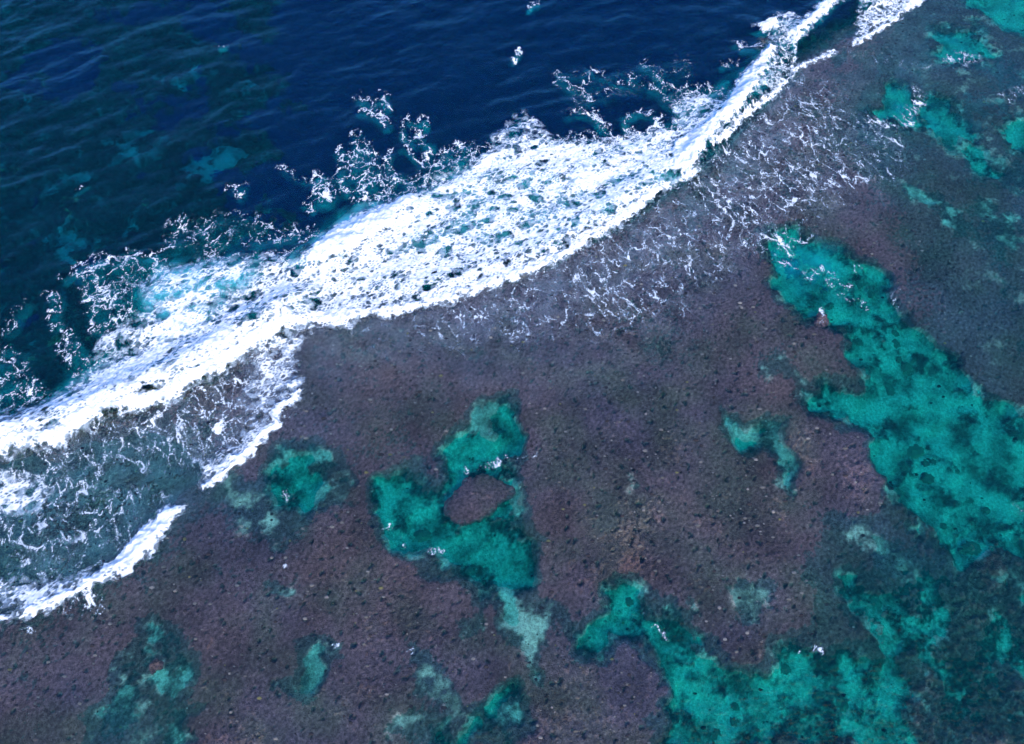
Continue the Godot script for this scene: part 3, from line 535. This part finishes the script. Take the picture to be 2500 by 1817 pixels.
func on_water(x: float, z: float) -> float:
	var u := clampf((x + 64.0) / 0.25, 0.0, 511.9)
	var v := clampf((z + 88.0) / 0.25, 0.0, 359.9)
	var i := int(u)
	var j := int(v)
	u -= i
	v -= j
	var k := (j + 7) * water_wide + i + 7
	var b := water_grid[k + 1]
	var c := water_grid[k + water_wide]
	if u + v < 1.0:
		var a := water_grid[k]
		return a + (b - a) * u + (c - a) * v
	var d := water_grid[k + water_wide + 1]
	return d + (c - d) * (1.0 - u) + (b - d) * (1.0 - v)


# ---- sheets ---------------------------------------------------------------------------------------------------------

func axis(lo: float, hi: float, step: float) -> PackedFloat32Array:
	var a := PackedFloat32Array([lo - 260.0, lo - 150.0, lo - 80.0, lo - 40.0, lo - 18.0, lo - 8.0, lo - 3.0])
	var n := int((hi - lo) / step)
	for i in n + 1:
		a.append(lo + i * step)
	for d in [3.0, 8.0, 18.0, 40.0, 80.0, 150.0, 260.0]:
		a.append(hi + d)
	return a


func sheet(xs: PackedFloat32Array, zs: PackedFloat32Array, ys: PackedFloat32Array, colors: PackedColorArray, uv_of: Transform2D) -> ArrayMesh:
	var w := xs.size()
	var h := zs.size()
	var v := PackedVector3Array()
	var n := PackedVector3Array()
	var uv := PackedVector2Array()
	var uv2 := PackedVector2Array()
	v.resize(w * h)
	n.resize(w * h)
	uv.resize(w * h)
	uv2.resize(w * h)
	for j in h:
		var j0 := maxi(j - 1, 0)
		var j1 := mini(j + 1, h - 1)
		for i in w:
			var k := j * w + i
			v[k] = Vector3(xs[i], ys[k], zs[j])
			var i0 := maxi(i - 1, 0)
			var i1 := mini(i + 1, w - 1)
			n[k] = Vector3((ys[j * w + i0] - ys[j * w + i1]) / (xs[i1] - xs[i0]), 1.0, (ys[j0 * w + i] - ys[j1 * w + i]) / (zs[j1] - zs[j0])).normalized()
			uv[k] = uv_of * Vector2(xs[i], zs[j])
			uv2[k] = Vector2(xs[i] * 0.047 + zs[j] * 0.013, zs[j] * 0.047 - xs[i] * 0.013)
	var idx := PackedInt32Array()
	idx.resize((w - 1) * (h - 1) * 6)
	var at := 0
	for j in h - 1:
		for i in w - 1:
			var k := j * w + i
			idx[at] = k
			idx[at + 1] = k + 1
			idx[at + 2] = k + w
			idx[at + 3] = k + 1
			idx[at + 4] = k + w + 1
			idx[at + 5] = k + w
			at += 6
	var a := []
	a.resize(Mesh.ARRAY_MAX)
	a[Mesh.ARRAY_VERTEX] = v
	a[Mesh.ARRAY_NORMAL] = n
	a[Mesh.ARRAY_TEX_UV] = uv
	a[Mesh.ARRAY_TEX_UV2] = uv2
	if colors.size():
		a[Mesh.ARRAY_COLOR] = colors
	a[Mesh.ARRAY_INDEX] = idx
	var m := ArrayMesh.new()
	m.add_surface_from_arrays(Mesh.PRIMITIVE_TRIANGLES, a)
	return m


func linear(r: float, g: float, b: float) -> Color:
	return Color(r, g, b).linear_to_srgb()


func speckle(seed_value: int, frequency: float, octaves: int, low: float, high: float) -> NoiseTexture2D:
	var t := NoiseTexture2D.new()
	t.width = 1024
	t.height = 1024
	t.seamless = true
	t.noise = noise(seed_value, frequency, octaves)
	var g := Gradient.new()
	g.set_color(0, Color(low, low, low))
	g.set_color(1, Color(high, high, high))
	t.color_ramp = g
	return t


func ground_material() -> StandardMaterial3D:
	var m := StandardMaterial3D.new()
	m.vertex_color_use_as_albedo = true
	m.roughness = 0.85
	m.albedo_texture = speckle(91, 0.07, 4, 0.70, 1.0)
	m.detail_enabled = true
	m.detail_blend_mode = BaseMaterial3D.BLEND_MODE_MUL
	m.detail_uv_layer = BaseMaterial3D.DETAIL_UV_2
	m.detail_albedo = speckle(94, 0.055, 5, 0.75, 1.1)
	m.heightmap_enabled = true
	m.heightmap_texture = speckle(92, 0.05, 4, 0.0, 1.0)
	m.heightmap_scale = 8.0
	return m


func water_material(color: Color, alpha: float, bend: float) -> StandardMaterial3D:
	var m := StandardMaterial3D.new()
	m.albedo_color = color
	m.albedo_color.a = alpha
	m.transparency = BaseMaterial3D.TRANSPARENCY_ALPHA
	m.refraction_enabled = true
	m.refraction_scale = bend
	m.roughness = 0.03 if bend > 0.0 else 0.0
	return m


func rock_color(x: float, z: float, tone_a: FastNoiseLite, tone_b: FastNoiseLite, grain: FastNoiseLite) -> Color:
	var a := clampf(tone_a.get_noise_2d(x, z) * 0.9 + 0.5, 0.0, 1.0)
	var b := clampf(tone_b.get_noise_2d(x, z) * 1.2 + 0.10 + 0.45 * at_a(olive, x, z), 0.0, 1.0)
	var c := Color(0.140, 0.110, 0.148).lerp(Color(0.176, 0.113, 0.112), a).lerp(Color(0.122, 0.128, 0.105), b)
	var g := grain.get_noise_2d(x, z)
	c *= 1.0 + 0.55 * tone_a.get_noise_2d(x * 2.3 + 90.0, z * 2.3)
	return c * clampf(1.10 + 0.95 * g, 0.25, 2.4)


func build_sea_bed(m: Material) -> void:
	var xs := axis(-62.0, 62.0, 0.12)
	var zs := axis(-85.0, 0.0, 0.12)
	var w := xs.size()
	var h := zs.size()
	var ys := PackedFloat32Array()
	var colors := PackedColorArray()
	ys.resize(w * h)
	colors.resize(w * h)
	var patch := noise(11, 0.30, 5)
	patch.fractal_gain = 0.6
	var clumps := noise(19, 0.75, 1, FastNoiseLite.TYPE_CELLULAR)
	clumps.cellular_return_type = FastNoiseLite.RETURN_DISTANCE
	clumps.domain_warp_enabled = true
	clumps.domain_warp_amplitude = 0.7
	clumps.domain_warp_frequency = 0.8
	var lumps := noise(12, 0.95, 3)
	var fine := noise(13, 2.6, 2)
	var pits := noise(14, 1.35, 2)
	var tone_a := noise(15, 0.07, 3)
	var tone_b := noise(16, 0.16, 3)
	var grain := noise(17, 2.6, 3)
	var sand_broad := noise(20, 0.12, 3)
	var hollow := noise(21, 0.17, 3)
	var sand_tone := noise(18, 0.45, 4)
	for j in h:
		var z := zs[j]
		for i in w:
			var x := xs[i]
			var wx := x + warp_noise.get_noise_2d(x, z) * 1.1 + warp_fine.get_noise_2d(x, z) * 0.35
			var wz := z + warp_noise.get_noise_2d(x + 300.0, z) * 1.1 + warp_fine.get_noise_2d(x + 300.0, z) * 0.35
			var e := at_a(elev, wx, wz)
			var s := at_a(sandy, wx, wz)
			var l := lumps.get_noise_2d(x, z)
			var f := fine.get_noise_2d(x, z)
			var share := smoothstep(0.26, 0.68, s + 0.85 * patch.get_noise_2d(x, z) + 0.14 * l + 0.12 * f + 0.22 * minf(clumps.get_noise_2d(x, z) + 0.55, 0.2))
			share *= smoothstep(0.02, 0.25, s)
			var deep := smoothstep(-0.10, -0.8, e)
			e += deep * 0.55 * hollow.get_noise_2d(x, z)
			var rock := 0.03 * l + 0.06 * f + deep * (0.22 + 0.32 * l + 0.08 * f)
			var pit := pits.get_noise_2d(x, z)
			rock -= 0.28 * smoothstep(0.50, 0.66, pit) * (1.0 - deep)
			var y := e + lerpf(rock, 0.03 * l, share)
			if y > 0.06:
				y = 0.06 + (y - 0.06) * 0.4
			var k := j * w + i
			ys[k] = y
			var c := rock_color(x, z, tone_a, tone_b, grain)
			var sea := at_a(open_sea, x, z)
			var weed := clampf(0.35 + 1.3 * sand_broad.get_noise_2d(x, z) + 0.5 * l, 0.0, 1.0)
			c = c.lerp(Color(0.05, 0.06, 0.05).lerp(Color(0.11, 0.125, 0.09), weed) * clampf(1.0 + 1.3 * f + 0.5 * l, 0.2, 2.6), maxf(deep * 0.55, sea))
			var t := clampf(0.78 + 0.62 * sand_tone.get_noise_2d(x, z) + 0.75 * sand_broad.get_noise_2d(x * 1.4, z * 1.4) + 0.22 * f, 0.18, 1.15)
			c = c.lerp(Color(0.86 * t, 0.82 * t, 0.68 * t), share)
			c.a = 1.0
			colors[k] = c
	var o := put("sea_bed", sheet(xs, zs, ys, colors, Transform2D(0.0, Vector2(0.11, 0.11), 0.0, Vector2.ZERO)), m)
	tag(o, "", "", "", "structure")


func build_water() -> void:
	var xs := axis(-64.0, 64.0, 0.25)
	var zs := axis(-88.0, 2.0, 0.25)
	var ys := PackedFloat32Array()
	ys.resize(xs.size() * zs.size())
	for j in zs.size():
		for i in xs.size():
			ys[j * xs.size() + i] = water_height(xs[i], zs[j])
	water_grid = ys
	water_wide = xs.size()
	var m := water_material(linear(0.80, 0.95, 1.0), 0.0, 0.033)
	m.heightmap_enabled = true
	m.heightmap_texture = speckle(93, 0.018, 3, 0.0, 1.0)
	m.heightmap_scale = 4.0
	var water := put("sea_water", sheet(xs, zs, ys, PackedColorArray(), Transform2D(0.5, Vector2(0.055, 0.10), 0.0, Vector2.ZERO)), m)
	tag(water, "", "", "", "structure")
	# the body of the water: each sheet takes out what the water down to it absorbs, and scatters a little
	for l in [[-0.12, linear(0.44, 0.96, 0.92), 0.002], [-0.32, linear(0.40, 0.94, 0.92), 0.003], [-0.65, linear(0.05, 0.84, 0.78), 0.005], [-1.6, linear(0.0, 0.30, 0.58), 0.02], [-3.0, linear(0.0, 0.11, 0.52), 0.23]]:
		var p := PlaneMesh.new()
		p.size = Vector2(640, 620)
		var o := put("water_layer", p, water_material(l[1], l[2], 0.0), water)
		o.position = Vector3(0, l[0], -43)


# ---- foam -----------------------------------------------------------------------------------------------------------

func build_foam() -> void:
	var step := 0.060
	var x0 := -61.0
	var z0 := -84.0
	var w := int(122.0 / step)
	var h := int(84.0 / step)
	var alpha := PackedFloat32Array()
	var high := PackedFloat32Array()
	alpha.resize(w * h)
	high.resize(w * h)
	var owners := PackedByteArray()
	owners.resize(w * h)
	var cell_a := cells(31, 0.58, 1.3, 0.30)
	var cell_b := cells(32, 1.9, 0.45, 0.9)
	var cell_c := cells(33, 4.0, 0.2, 2.0)
	var thread_a := cells(34, 0.78, 2.6, 0.22)
	var thread_b := cells(35, 1.8, 0.8, 0.6)
	var gate := noise(36, 0.22, 3)
	var gate_b := noise(37, 0.8, 2)
	var puff := noise(38, 0.6, 3)
	var soft := noise(39, 1.5, 4)
	for j in h:
		var z := z0 + j * step
		for i in w:
			var x := x0 + i * step
			# a quick look first
			var bi := clampi(int((x - LEFT) / B_STEP), 1, B_W - 3)
			var bj := clampi(int((z - FAR) / B_STEP), 1, B_H - 3)
			var bk := bj * B_W + bi
			if dense[bk] + lace[bk] + dense[bk + 2] + lace[bk + 2] + dense[bk + 2 * B_W] + lace[bk + 2 * B_W] + dense[bk - 1] + lace[bk - 1] + dense[bk - B_W] + lace[bk - B_W] < 0.02:
				continue
			var wx := x + warp_fine.get_noise_2d(x, z) * 0.45 + warp_noise.get_noise_2d(x, z) * 0.4
			var wz := z + warp_fine.get_noise_2d(x + 300.0, z) * 0.45 + warp_noise.get_noise_2d(x + 300.0, z) * 0.4
			var d := at_b(dense, wx, wz)
			var l := at_b(lace, wx, wz)
			var a := 0.0
			var thick := 0.0
			var g := gate.get_noise_2d(x, z)
			if d > 0.02:
				var u := (x * 0.88 - z * 0.47) * 0.72
				var v := (x * 0.47 + z * 0.88) * 1.15
				var e1 := cell_a.get_noise_2d(u, v) + 1.0
				var e2 := cell_b.get_noise_2d(u, v) + 1.0
				var e3 := cell_c.get_noise_2d(u, v) + 1.0
				var g2 := gate_b.get_noise_2d(x * 0.6, z * 0.6)
				var g3 := gate_b.get_noise_2d(x * 0.9 + 77.0, z * 0.9)
				var streak := gate.get_noise_2d(u * 0.55, v * 1.9)
				var base := (d - 0.78) * 1.25 + 0.30 * g + 0.50 * streak
				var t1 := maxf(base + 0.50 + 0.50 * g2, 0.03)
				var t2 := maxf(base + 0.43 + 0.60 * g3, 0.04)
				var t3 := maxf(base + 0.42 - 0.60 * g2, 0.06)
				var solid := smoothstep(0.84, 1.0, d + 0.08 * g + 0.06 * streak)
				var film := clampf(0.88 - 0.9 * gate.get_noise_2d(x * 5.0 + 40.0, z * 5.0), 0.55, 1.0)
				var hole := maxf(maxf(smoothstep(t1, t1 + 0.20, e1), 0.92 * smoothstep(t2, t2 + 0.22, e2)), 0.70 * smoothstep(t3, t3 + 0.30, e3)) * film
				a = 1.0 - hole * (1.0 - solid)
				a *= 0.96 - 0.30 * smoothstep(0.25, 0.7, e3) * (1.0 - 0.6 * solid)
				a *= smoothstep(0.06, 0.30, d) * lerpf(0.72, 1.0, smoothstep(0.3, 0.75, d))
				var p := puff.get_noise_2d(x, z)
				thick = smoothstep(0.8, 1.0, d) * (0.14 + 0.26 * p) + 0.09 * d * (1.0 + soft.get_noise_2d(x, z))
				a *= clampf(0.93 + 0.35 * soft.get_noise_2d(x, z), 0.0, 1.0)
			if l > 0.02:
				var u := (x * 0.42 + z * 0.91) * 0.62
				var v := (x * 0.91 - z * 0.42) * 1.10
				var slim := 0.62
				var strength := 0.66
				if at_a(open_sea, x, z) > 0.5:
					u = x * 0.85
					v = z * 0.75
					slim = 0.52
					strength = 0.78
				elif at_a(elev, x, z) < -0.45:
					slim = 0.5
				var k := l * clampf(1.15 + 1.0 * g, 0.3, 1.7)
				var gb := gate_b.get_noise_2d(x * 0.45, z * 0.45)
				var gc := gate_b.get_noise_2d(x * 0.9 + 150.0, z * 0.9)
				var width := maxf(0.055 + 0.26 * k * k + 0.16 * k * gc, 0.03) * slim
				var e1 := thread_a.get_noise_2d(u, v) + 1.0
				var e2 := thread_b.get_noise_2d(u, v) + 1.0
				var open := smoothstep(-0.25, 0.10, gb + 0.25 * gc + 1.5 * k - (0.36 if strength < 0.7 else 0.25))
				var b := (1.0 - smoothstep(width * 0.3, width, e1)) * open
				var b2 := (1.0 - smoothstep(width * 0.2, width * 0.6, e2)) * smoothstep(0.0, 0.3, 1.4 * k - 0.52 - gb)
				b = maxf(b, b2 * 0.8) * smoothstep(0.05, 0.2, k)
				a = maxf(a, b * minf(strength * (0.75 + 0.7 * k), 0.92))
			if a < 0.03:
				continue
			var at := j * w + i
			alpha[at] = minf(a, 1.0)
			owners[at] = owner_of[bk] * 2 - (0 if d > 0.86 else 1) if d > 0.25 else 0
			high[at] = on_water(x, z) + 0.05 + maxf(thick, 0.0)
	var m := StandardMaterial3D.new()
	m.vertex_color_use_as_albedo = true
	m.transparency = BaseMaterial3D.TRANSPARENCY_ALPHA
	m.roughness = 0.9
	m.metallic_specular = 0.2
	var waves := {}
	for k in WAVES.size():
		var wave := Node3D.new()
		wave.name = numbered(WAVES[k][0])
		add_child(wave)
		tag(wave, WAVES[k][1], "wave", "waves breaking on the reef edge")
		waves[k + 1] = wave
	for id in WAVES.size() * 2 + 1:
		var v := PackedVector3Array()
		var c := PackedColorArray()
		var idx := PackedInt32Array()
		var map := PackedInt32Array()
		map.resize(w * h)
		map.fill(-1)
		for j in h - 1:
			for i in w - 1:
				var k := j * w + i
				var top := maxf(maxf(alpha[k], alpha[k + 1]), maxf(alpha[k + w], alpha[k + w + 1]))
				if top < 0.05 or owners[k] != id:
					continue
				var mean := 0.0
				var count := 0
				for q in [k, k + 1, k + w, k + w + 1]:
					if alpha[q] > 0.0:
						mean += high[q]
						count += 1
				mean /= count
				for q in [k, k + 1, k + w, k + w + 1]:
					if map[q] < 0:
						map[q] = v.size()
						var on: bool = alpha[q] > 0.0
						v.append(Vector3(x0 + (q % w) * step, high[q] if on else mean, z0 + (q / w) * step))
						c.append(Color(0.62, 0.78, 0.97, alpha[q]).lerp(Color(0.91, 0.92, 0.93, alpha[q]), smoothstep(0.35, 0.85, alpha[q])))
				idx.append_array([map[k], map[k + 1], map[k + w], map[k + 1], map[k + w + 1], map[k + w]])
		if idx.is_empty():
			continue
		var n := PackedVector3Array()
		n.resize(v.size())
		for t in idx.size() / 3:
			var face := (v[idx[t * 3 + 2]] - v[idx[t * 3]]).cross(v[idx[t * 3 + 1]] - v[idx[t * 3]])
			for q in 3:
				n[idx[t * 3 + q]] += face
		for q in n.size():
			n[q] = n[q].normalized()
		var a := []
		a.resize(Mesh.ARRAY_MAX)
		a[Mesh.ARRAY_VERTEX] = v
		a[Mesh.ARRAY_NORMAL] = n
		a[Mesh.ARRAY_COLOR] = c
		a[Mesh.ARRAY_INDEX] = idx
		var mesh := ArrayMesh.new()
		mesh.add_surface_from_arrays(Mesh.PRIMITIVE_TRIANGLES, a)
		if id == 0:
			tag(put("foam_lace", mesh, m), "thin white lace of foam threads drifting over reef and sea", "foam", "", "stuff")
		else:
			put("foam_crest" if id % 2 == 0 else "foam_sheet", mesh, m, waves[(id + 1) / 2])
	build_bubbles_and_sheen(waves)


func build_bubbles_and_sheen(waves: Dictionary) -> void:
	var m := StandardMaterial3D.new()
	m.vertex_color_use_as_albedo = true
	m.transparency = BaseMaterial3D.TRANSPARENCY_ALPHA
	m.roughness = 1.0
	m.metallic_specular = 0.0
	var n := noise(41, 0.45, 4)
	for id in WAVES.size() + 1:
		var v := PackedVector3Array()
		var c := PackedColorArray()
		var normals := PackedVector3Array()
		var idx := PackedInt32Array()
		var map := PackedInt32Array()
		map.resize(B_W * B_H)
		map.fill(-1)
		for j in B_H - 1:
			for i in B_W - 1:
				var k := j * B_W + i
				if bubbles_and_sheen_of[k] != id or maxf(maxf(bubbles_and_sheen[k], bubbles_and_sheen[k + 1]), maxf(bubbles_and_sheen[k + B_W], bubbles_and_sheen[k + B_W + 1])) < 0.02:
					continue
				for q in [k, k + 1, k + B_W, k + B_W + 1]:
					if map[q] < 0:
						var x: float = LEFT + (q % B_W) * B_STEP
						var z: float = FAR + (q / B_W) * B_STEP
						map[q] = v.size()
						v.append(Vector3(x, maxf(-0.42 - 0.35 * smoothstep(0.6, 0.3, bubbles_and_sheen[q]), at_a(elev, x, z) + 0.05), z))
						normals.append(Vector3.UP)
						c.append(Color(0.72, 0.82, 1.0, clampf(bubbles_and_sheen[q] * (0.75 + 1.1 * n.get_noise_2d(x, z)), 0.0, 1.0)))  # bluish white; the blue also paints in sky reflected off the wet reef
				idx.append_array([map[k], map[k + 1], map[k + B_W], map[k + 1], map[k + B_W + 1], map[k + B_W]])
		if idx.is_empty():
			continue
		var a := []
		a.resize(Mesh.ARRAY_MAX)
		a[Mesh.ARRAY_VERTEX] = v
		a[Mesh.ARRAY_NORMAL] = normals
		a[Mesh.ARRAY_COLOR] = c
		a[Mesh.ARRAY_INDEX] = idx
		var mesh := ArrayMesh.new()
		mesh.add_surface_from_arrays(Mesh.PRIMITIVE_TRIANGLES, a)
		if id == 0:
			tag(put("wash_and_sky_sheen", mesh, m), "thin milky wash water on reef and pools, with sky sheen painted over the purple reef", "wash water", "", "stuff")  # wash water, plus the sky sheen painted as a film over the reef
		else:
			tag(put("bubble_cloud", mesh, m, waves[id]), "", "", "", "stuff")


# ---- rocks and corals -----------------------------------------------------------------------------------------------

func bed_height(x: float, z: float) -> float:
	var wx := x + warp_noise.get_noise_2d(x, z) * 1.1 + warp_fine.get_noise_2d(x, z) * 0.35
	var wz := z + warp_noise.get_noise_2d(x + 300.0, z) * 1.1 + warp_fine.get_noise_2d(x + 300.0, z) * 0.35
	return at_a(elev, wx, wz)


func build_islet(outline: Array, label: String, top: float, foot: float, m: Material) -> void:
	var n: int = outline.size() / 2
	var centre := Vector2.ZERO
	for i in n:
		centre += Vector2(outline[i * 2], outline[i * 2 + 1]) / n
	var tone_a := noise(15, 0.07, 3)
	var tone_b := noise(16, 0.16, 3)
	var grain := noise(17, 2.6, 3)
	var fine := noise(13, 2.6, 2)
	var ragged := noise(51, 0.9, 4)
	var around := 150
	var rings := 36
	var v := PackedVector3Array()
	var c := PackedColorArray()
	var uv := PackedVector2Array()
	var uv2 := PackedVector2Array()
	var idx := PackedInt32Array()
	for a in around + 1:
		var t := fposmod(float(a) / around, 1.0) * n
		var i0 := int(t) % n
		var i1 := (i0 + 1) % n
		var im := (i0 + n - 1) % n
		var i2 := (i0 + 2) % n
		var rim := Vector2(outline[i0 * 2], outline[i0 * 2 + 1]).cubic_interpolate(Vector2(outline[i1 * 2], outline[i1 * 2 + 1]), Vector2(outline[im * 2], outline[im * 2 + 1]), Vector2(outline[i2 * 2], outline[i2 * 2 + 1]), t - int(t))
		for k in rings + 4:
			var share := minf(float(k) / rings, 1.0)
			var p := centre.lerp(rim, share + 0.06 * maxf(k - rings, 0.0) / 3.0)
			p += (p - centre).normalized() * 0.35 * share * ragged.get_noise_2d(p.x, p.y)
			var y := top + 0.06 * fine.get_noise_2d(p.x, p.y) + 0.04 * ragged.get_noise_2d(p.x * 1.5, p.y * 1.5) - 0.12 * share * share * share
			if k > rings:
				y = lerpf(y, foot, (k - rings) / 3.0)
			v.append(Vector3(p.x, y, p.y))
			var col := rock_color(p.x, p.y, tone_a, tone_b, grain)
			col.a = 1.0
			c.append(col)
			uv.append(Vector2(p.x, p.y) * 0.11)
			uv2.append(Vector2(p.x * 0.047 + p.y * 0.013, p.y * 0.047 - p.x * 0.013))
	var w := rings + 4
	for a in around:
		for k in w - 1:
			var q := a * w + k
			idx.append_array([q, q + 1, q + w, q + 1, q + w + 1, q + w])
	var st := SurfaceTool.new()
	var arrays := []
	arrays.resize(Mesh.ARRAY_MAX)
	arrays[Mesh.ARRAY_VERTEX] = v
	arrays[Mesh.ARRAY_COLOR] = c
	arrays[Mesh.ARRAY_TEX_UV] = uv
	arrays[Mesh.ARRAY_TEX_UV2] = uv2
	arrays[Mesh.ARRAY_INDEX] = idx
	st.create_from_arrays(arrays)
	st.generate_normals()
	tag(put("reef_islet", st.commit(), m), label, "reef islet", "reef islets standing in the pools")


func lumpy_rock(seed_value: int, segments: int, rings: int, rough: float) -> ArrayMesh:
	var n := noise(seed_value, 1.1, 3)
	var v := PackedVector3Array()
	var idx := PackedInt32Array()
	for j in rings + 1:
		for i in segments:
			var up := PI * (0.5 - 0.72 * j / rings)
			var turn := TAU * i / segments
			var d := Vector3(cos(up) * cos(turn), sin(up), cos(up) * sin(turn))
			var bump := 1.0 + rough * n.get_noise_3dv(d * 1.6) + rough * 0.5 * n.get_noise_3dv(d * 4.5)
			v.append(d * bump)
	for j in rings:
		for i in segments:
			var k := j * segments + i
			var l := j * segments + (i + 1) % segments
			idx.append_array([k, k + segments, l, l, k + segments, l + segments])
	var arrays := []
	arrays.resize(Mesh.ARRAY_MAX)
	arrays[Mesh.ARRAY_VERTEX] = v
	arrays[Mesh.ARRAY_INDEX] = idx
	var st := SurfaceTool.new()
	st.create_from_arrays(arrays)
	st.generate_normals()
	return st.commit()


func stone_material(color: Color, tinted: bool) -> StandardMaterial3D:
	var m := StandardMaterial3D.new()
	m.albedo_color = color
	m.vertex_color_use_as_albedo = tinted
	m.roughness = 0.9
	m.uv1_triplanar = true
	m.uv1_world_triplanar = true
	m.uv1_scale = Vector3.ONE * 0.4
	m.albedo_texture = speckle(95, 0.09, 4, 0.45, 1.0)
	return m


func build_corals() -> void:
	var rng := RandomNumberGenerator.new()
	rng.seed = 7
	var shapes := []
	for k in 6:
		shapes.append(lumpy_rock(60 + k, 22, 11, 0.6))
	var m := stone_material(linear(0.30, 0.29, 0.23), false)
	var count := 0
	var tries := 0
	var heart := Vector2.ZERO
	var left_here := 0
	while count < 66 and tries < 9000:
		tries += 1
		if left_here <= 0:
			heart = Vector2(rng.randf_range(-20.0, 54.0), rng.randf_range(-80.0, -3.0))
			left_here = 1 + int(9.0 * pow(rng.randf(), 2.5))
		left_here -= 1
		var p := heart + Vector2(rng.randfn(0.0, 1.7), rng.randfn(0.0, 1.7))
		if absf(p.x) > 35.5 - p.y * 0.29:
			continue
		var y := bed_height(p.x, p.y)
		if y > -0.65 or y < -2.2 or at_a(sandy, p.x, p.y) < 0.48 or at_a(open_sea, p.x, p.y) > 0.1:
			left_here = 0
			continue
		var size := 0.14 + 0.18 * rng.randf() + 0.30 * pow(rng.randf(), 3.0)
		count += 1
		var end := "narrow upper end" if p.y < -38.0 else "middle" if p.y < -27.0 else "lower end"
		var place := ["wide teal pool at the right edge", end + " of the wide teal pool"]
		if p.y < -50.0:
			place = ["small pools at the far right", "pools near the upper right corner"]
		elif absf(p.x) < 9.0 and p.y < -12.0:
			place = ["two-lobed pool around the oval islet", "pool around the oval reef islet"]
		elif p.y > -17.0:
			place = ["lagoon along the lower right", "broad lagoon at the lower right"]
		var o := put("coral_head", shapes[rng.randi() % 6], m)
		tag(o, ("small" if size < 0.22 else "broad" if size > 0.36 else "rounded") + " dark coral head in the " + place[1], "coral head", "coral heads in the " + place[0])
		o.position = Vector3(p.x, y + 0.02, p.y)
		o.rotation.y = rng.randf() * TAU
		o.scale = Vector3(size * rng.randf_range(0.9, 1.5), minf(size * 0.6, -y - 0.15), size)


func build_rubble() -> void:
	var rng := RandomNumberGenerator.new()
	rng.seed = 9
	var mm := MultiMesh.new()
	mm.transform_format = MultiMesh.TRANSFORM_3D
	mm.use_colors = true
	mm.mesh = lumpy_rock(80, 8, 5, 0.5)
	mm.mesh.surface_set_material(0, stone_material(Color.WHITE, true))
	var where: Array[Transform3D] = []
	var tints: Array[Color] = []
	while where.size() < 5200:
		var p := Vector2(rng.randf_range(-52.0, 60.0), rng.randf_range(-82.0, -2.0))
		if at_a(open_sea, p.x, p.y) > 0.02:
			continue
		var y := bed_height(p.x, p.y)
		if y < -1.4 or (y < -0.3 and rng.randf() < 0.6):
			continue
		var size := 0.04 + 0.09 * pow(rng.randf(), 3.0)
		where.append(Transform3D(Basis.from_euler(Vector3(rng.randf() * 0.4, rng.randf() * TAU, 0)).scaled(Vector3(size * rng.randf_range(1.0, 1.8), size * 0.8, size)), Vector3(p.x, y + 0.015, p.y)))
		var t := rng.randf()
		tints.append(Color(0.50, 0.46, 0.43) * rng.randf_range(0.35, 1.0) if t < 0.5 else Color(0.06, 0.05, 0.06) if t < 0.96 else Color(0.34, 0.31, 0.14))
	mm.instance_count = where.size()
	for i in where.size():
		mm.set_instance_transform(i, where[i])
		mm.set_instance_color(i, tints[i])
	var o := MultiMeshInstance3D.new()
	o.name = "coral_rubble"
	o.multimesh = mm
	add_child(o)
	tag(o, "loose pale and dark coral rubble strewn over the reef flat", "rubble", "", "stuff")


func _ready() -> void:
	var camera := Camera3D.new()
	camera.name = "camera"
	add_child(camera)
	camera.position = Vector3(0, 60, 0)
	camera.rotation_degrees.x = -62.0
	camera.fov = 50.0
	camera.far = 1200.0
	var e := Environment.new()
	e.tonemap_mode = Environment.TONE_MAPPER_LINEAR
	e.tonemap_exposure = 2.6
	e.background_mode = Environment.BG_SKY
	e.sdfgi_enabled = true
	e.ssao_enabled = true
	e.ssil_enabled = true
	var s := ProceduralSkyMaterial.new()
	s.sky_top_color = linear(0.016, 0.11, 0.40)
	s.sky_horizon_color = linear(0.05, 0.26, 0.66)
	s.sky_curve = 0.30
	s.ground_bottom_color = linear(0.02, 0.04, 0.07)
	s.ground_horizon_color = linear(0.05, 0.26, 0.66)
	e.sky = Sky.new()
	e.sky.sky_material = s
	var world := WorldEnvironment.new()
	world.name = "world_environment"
	world.environment = e
	add_child(world)
	var sun := DirectionalLight3D.new()
	sun.name = "sun"
	sun.light_energy = 0.5
	sun.light_color = Color(1.0, 0.97, 0.93)
	sun.light_angular_distance = 40.0
	sun.rotation_degrees = Vector3(-40, 24, 0)
	sun.shadow_enabled = true
	add_child(sun)

	plan_noise = noise(1, 0.05, 3)
	warp_noise = noise(2, 0.22, 2)
	warp_fine = noise(3, 0.9, 3)
	chop = noise(4, 0.5, 3)
	swell = noise(5, 0.10, 3)
	wavelets = noise(6, 0.42, 2)
	draw_plan()
	aerate()
	var ground := ground_material()
	build_sea_bed(ground)
	build_water()
	build_foam()
	for p in ISLETS:
		build_islet(p[3], p[0], p[1], p[2], ground)
	build_corals()
	build_rubble()
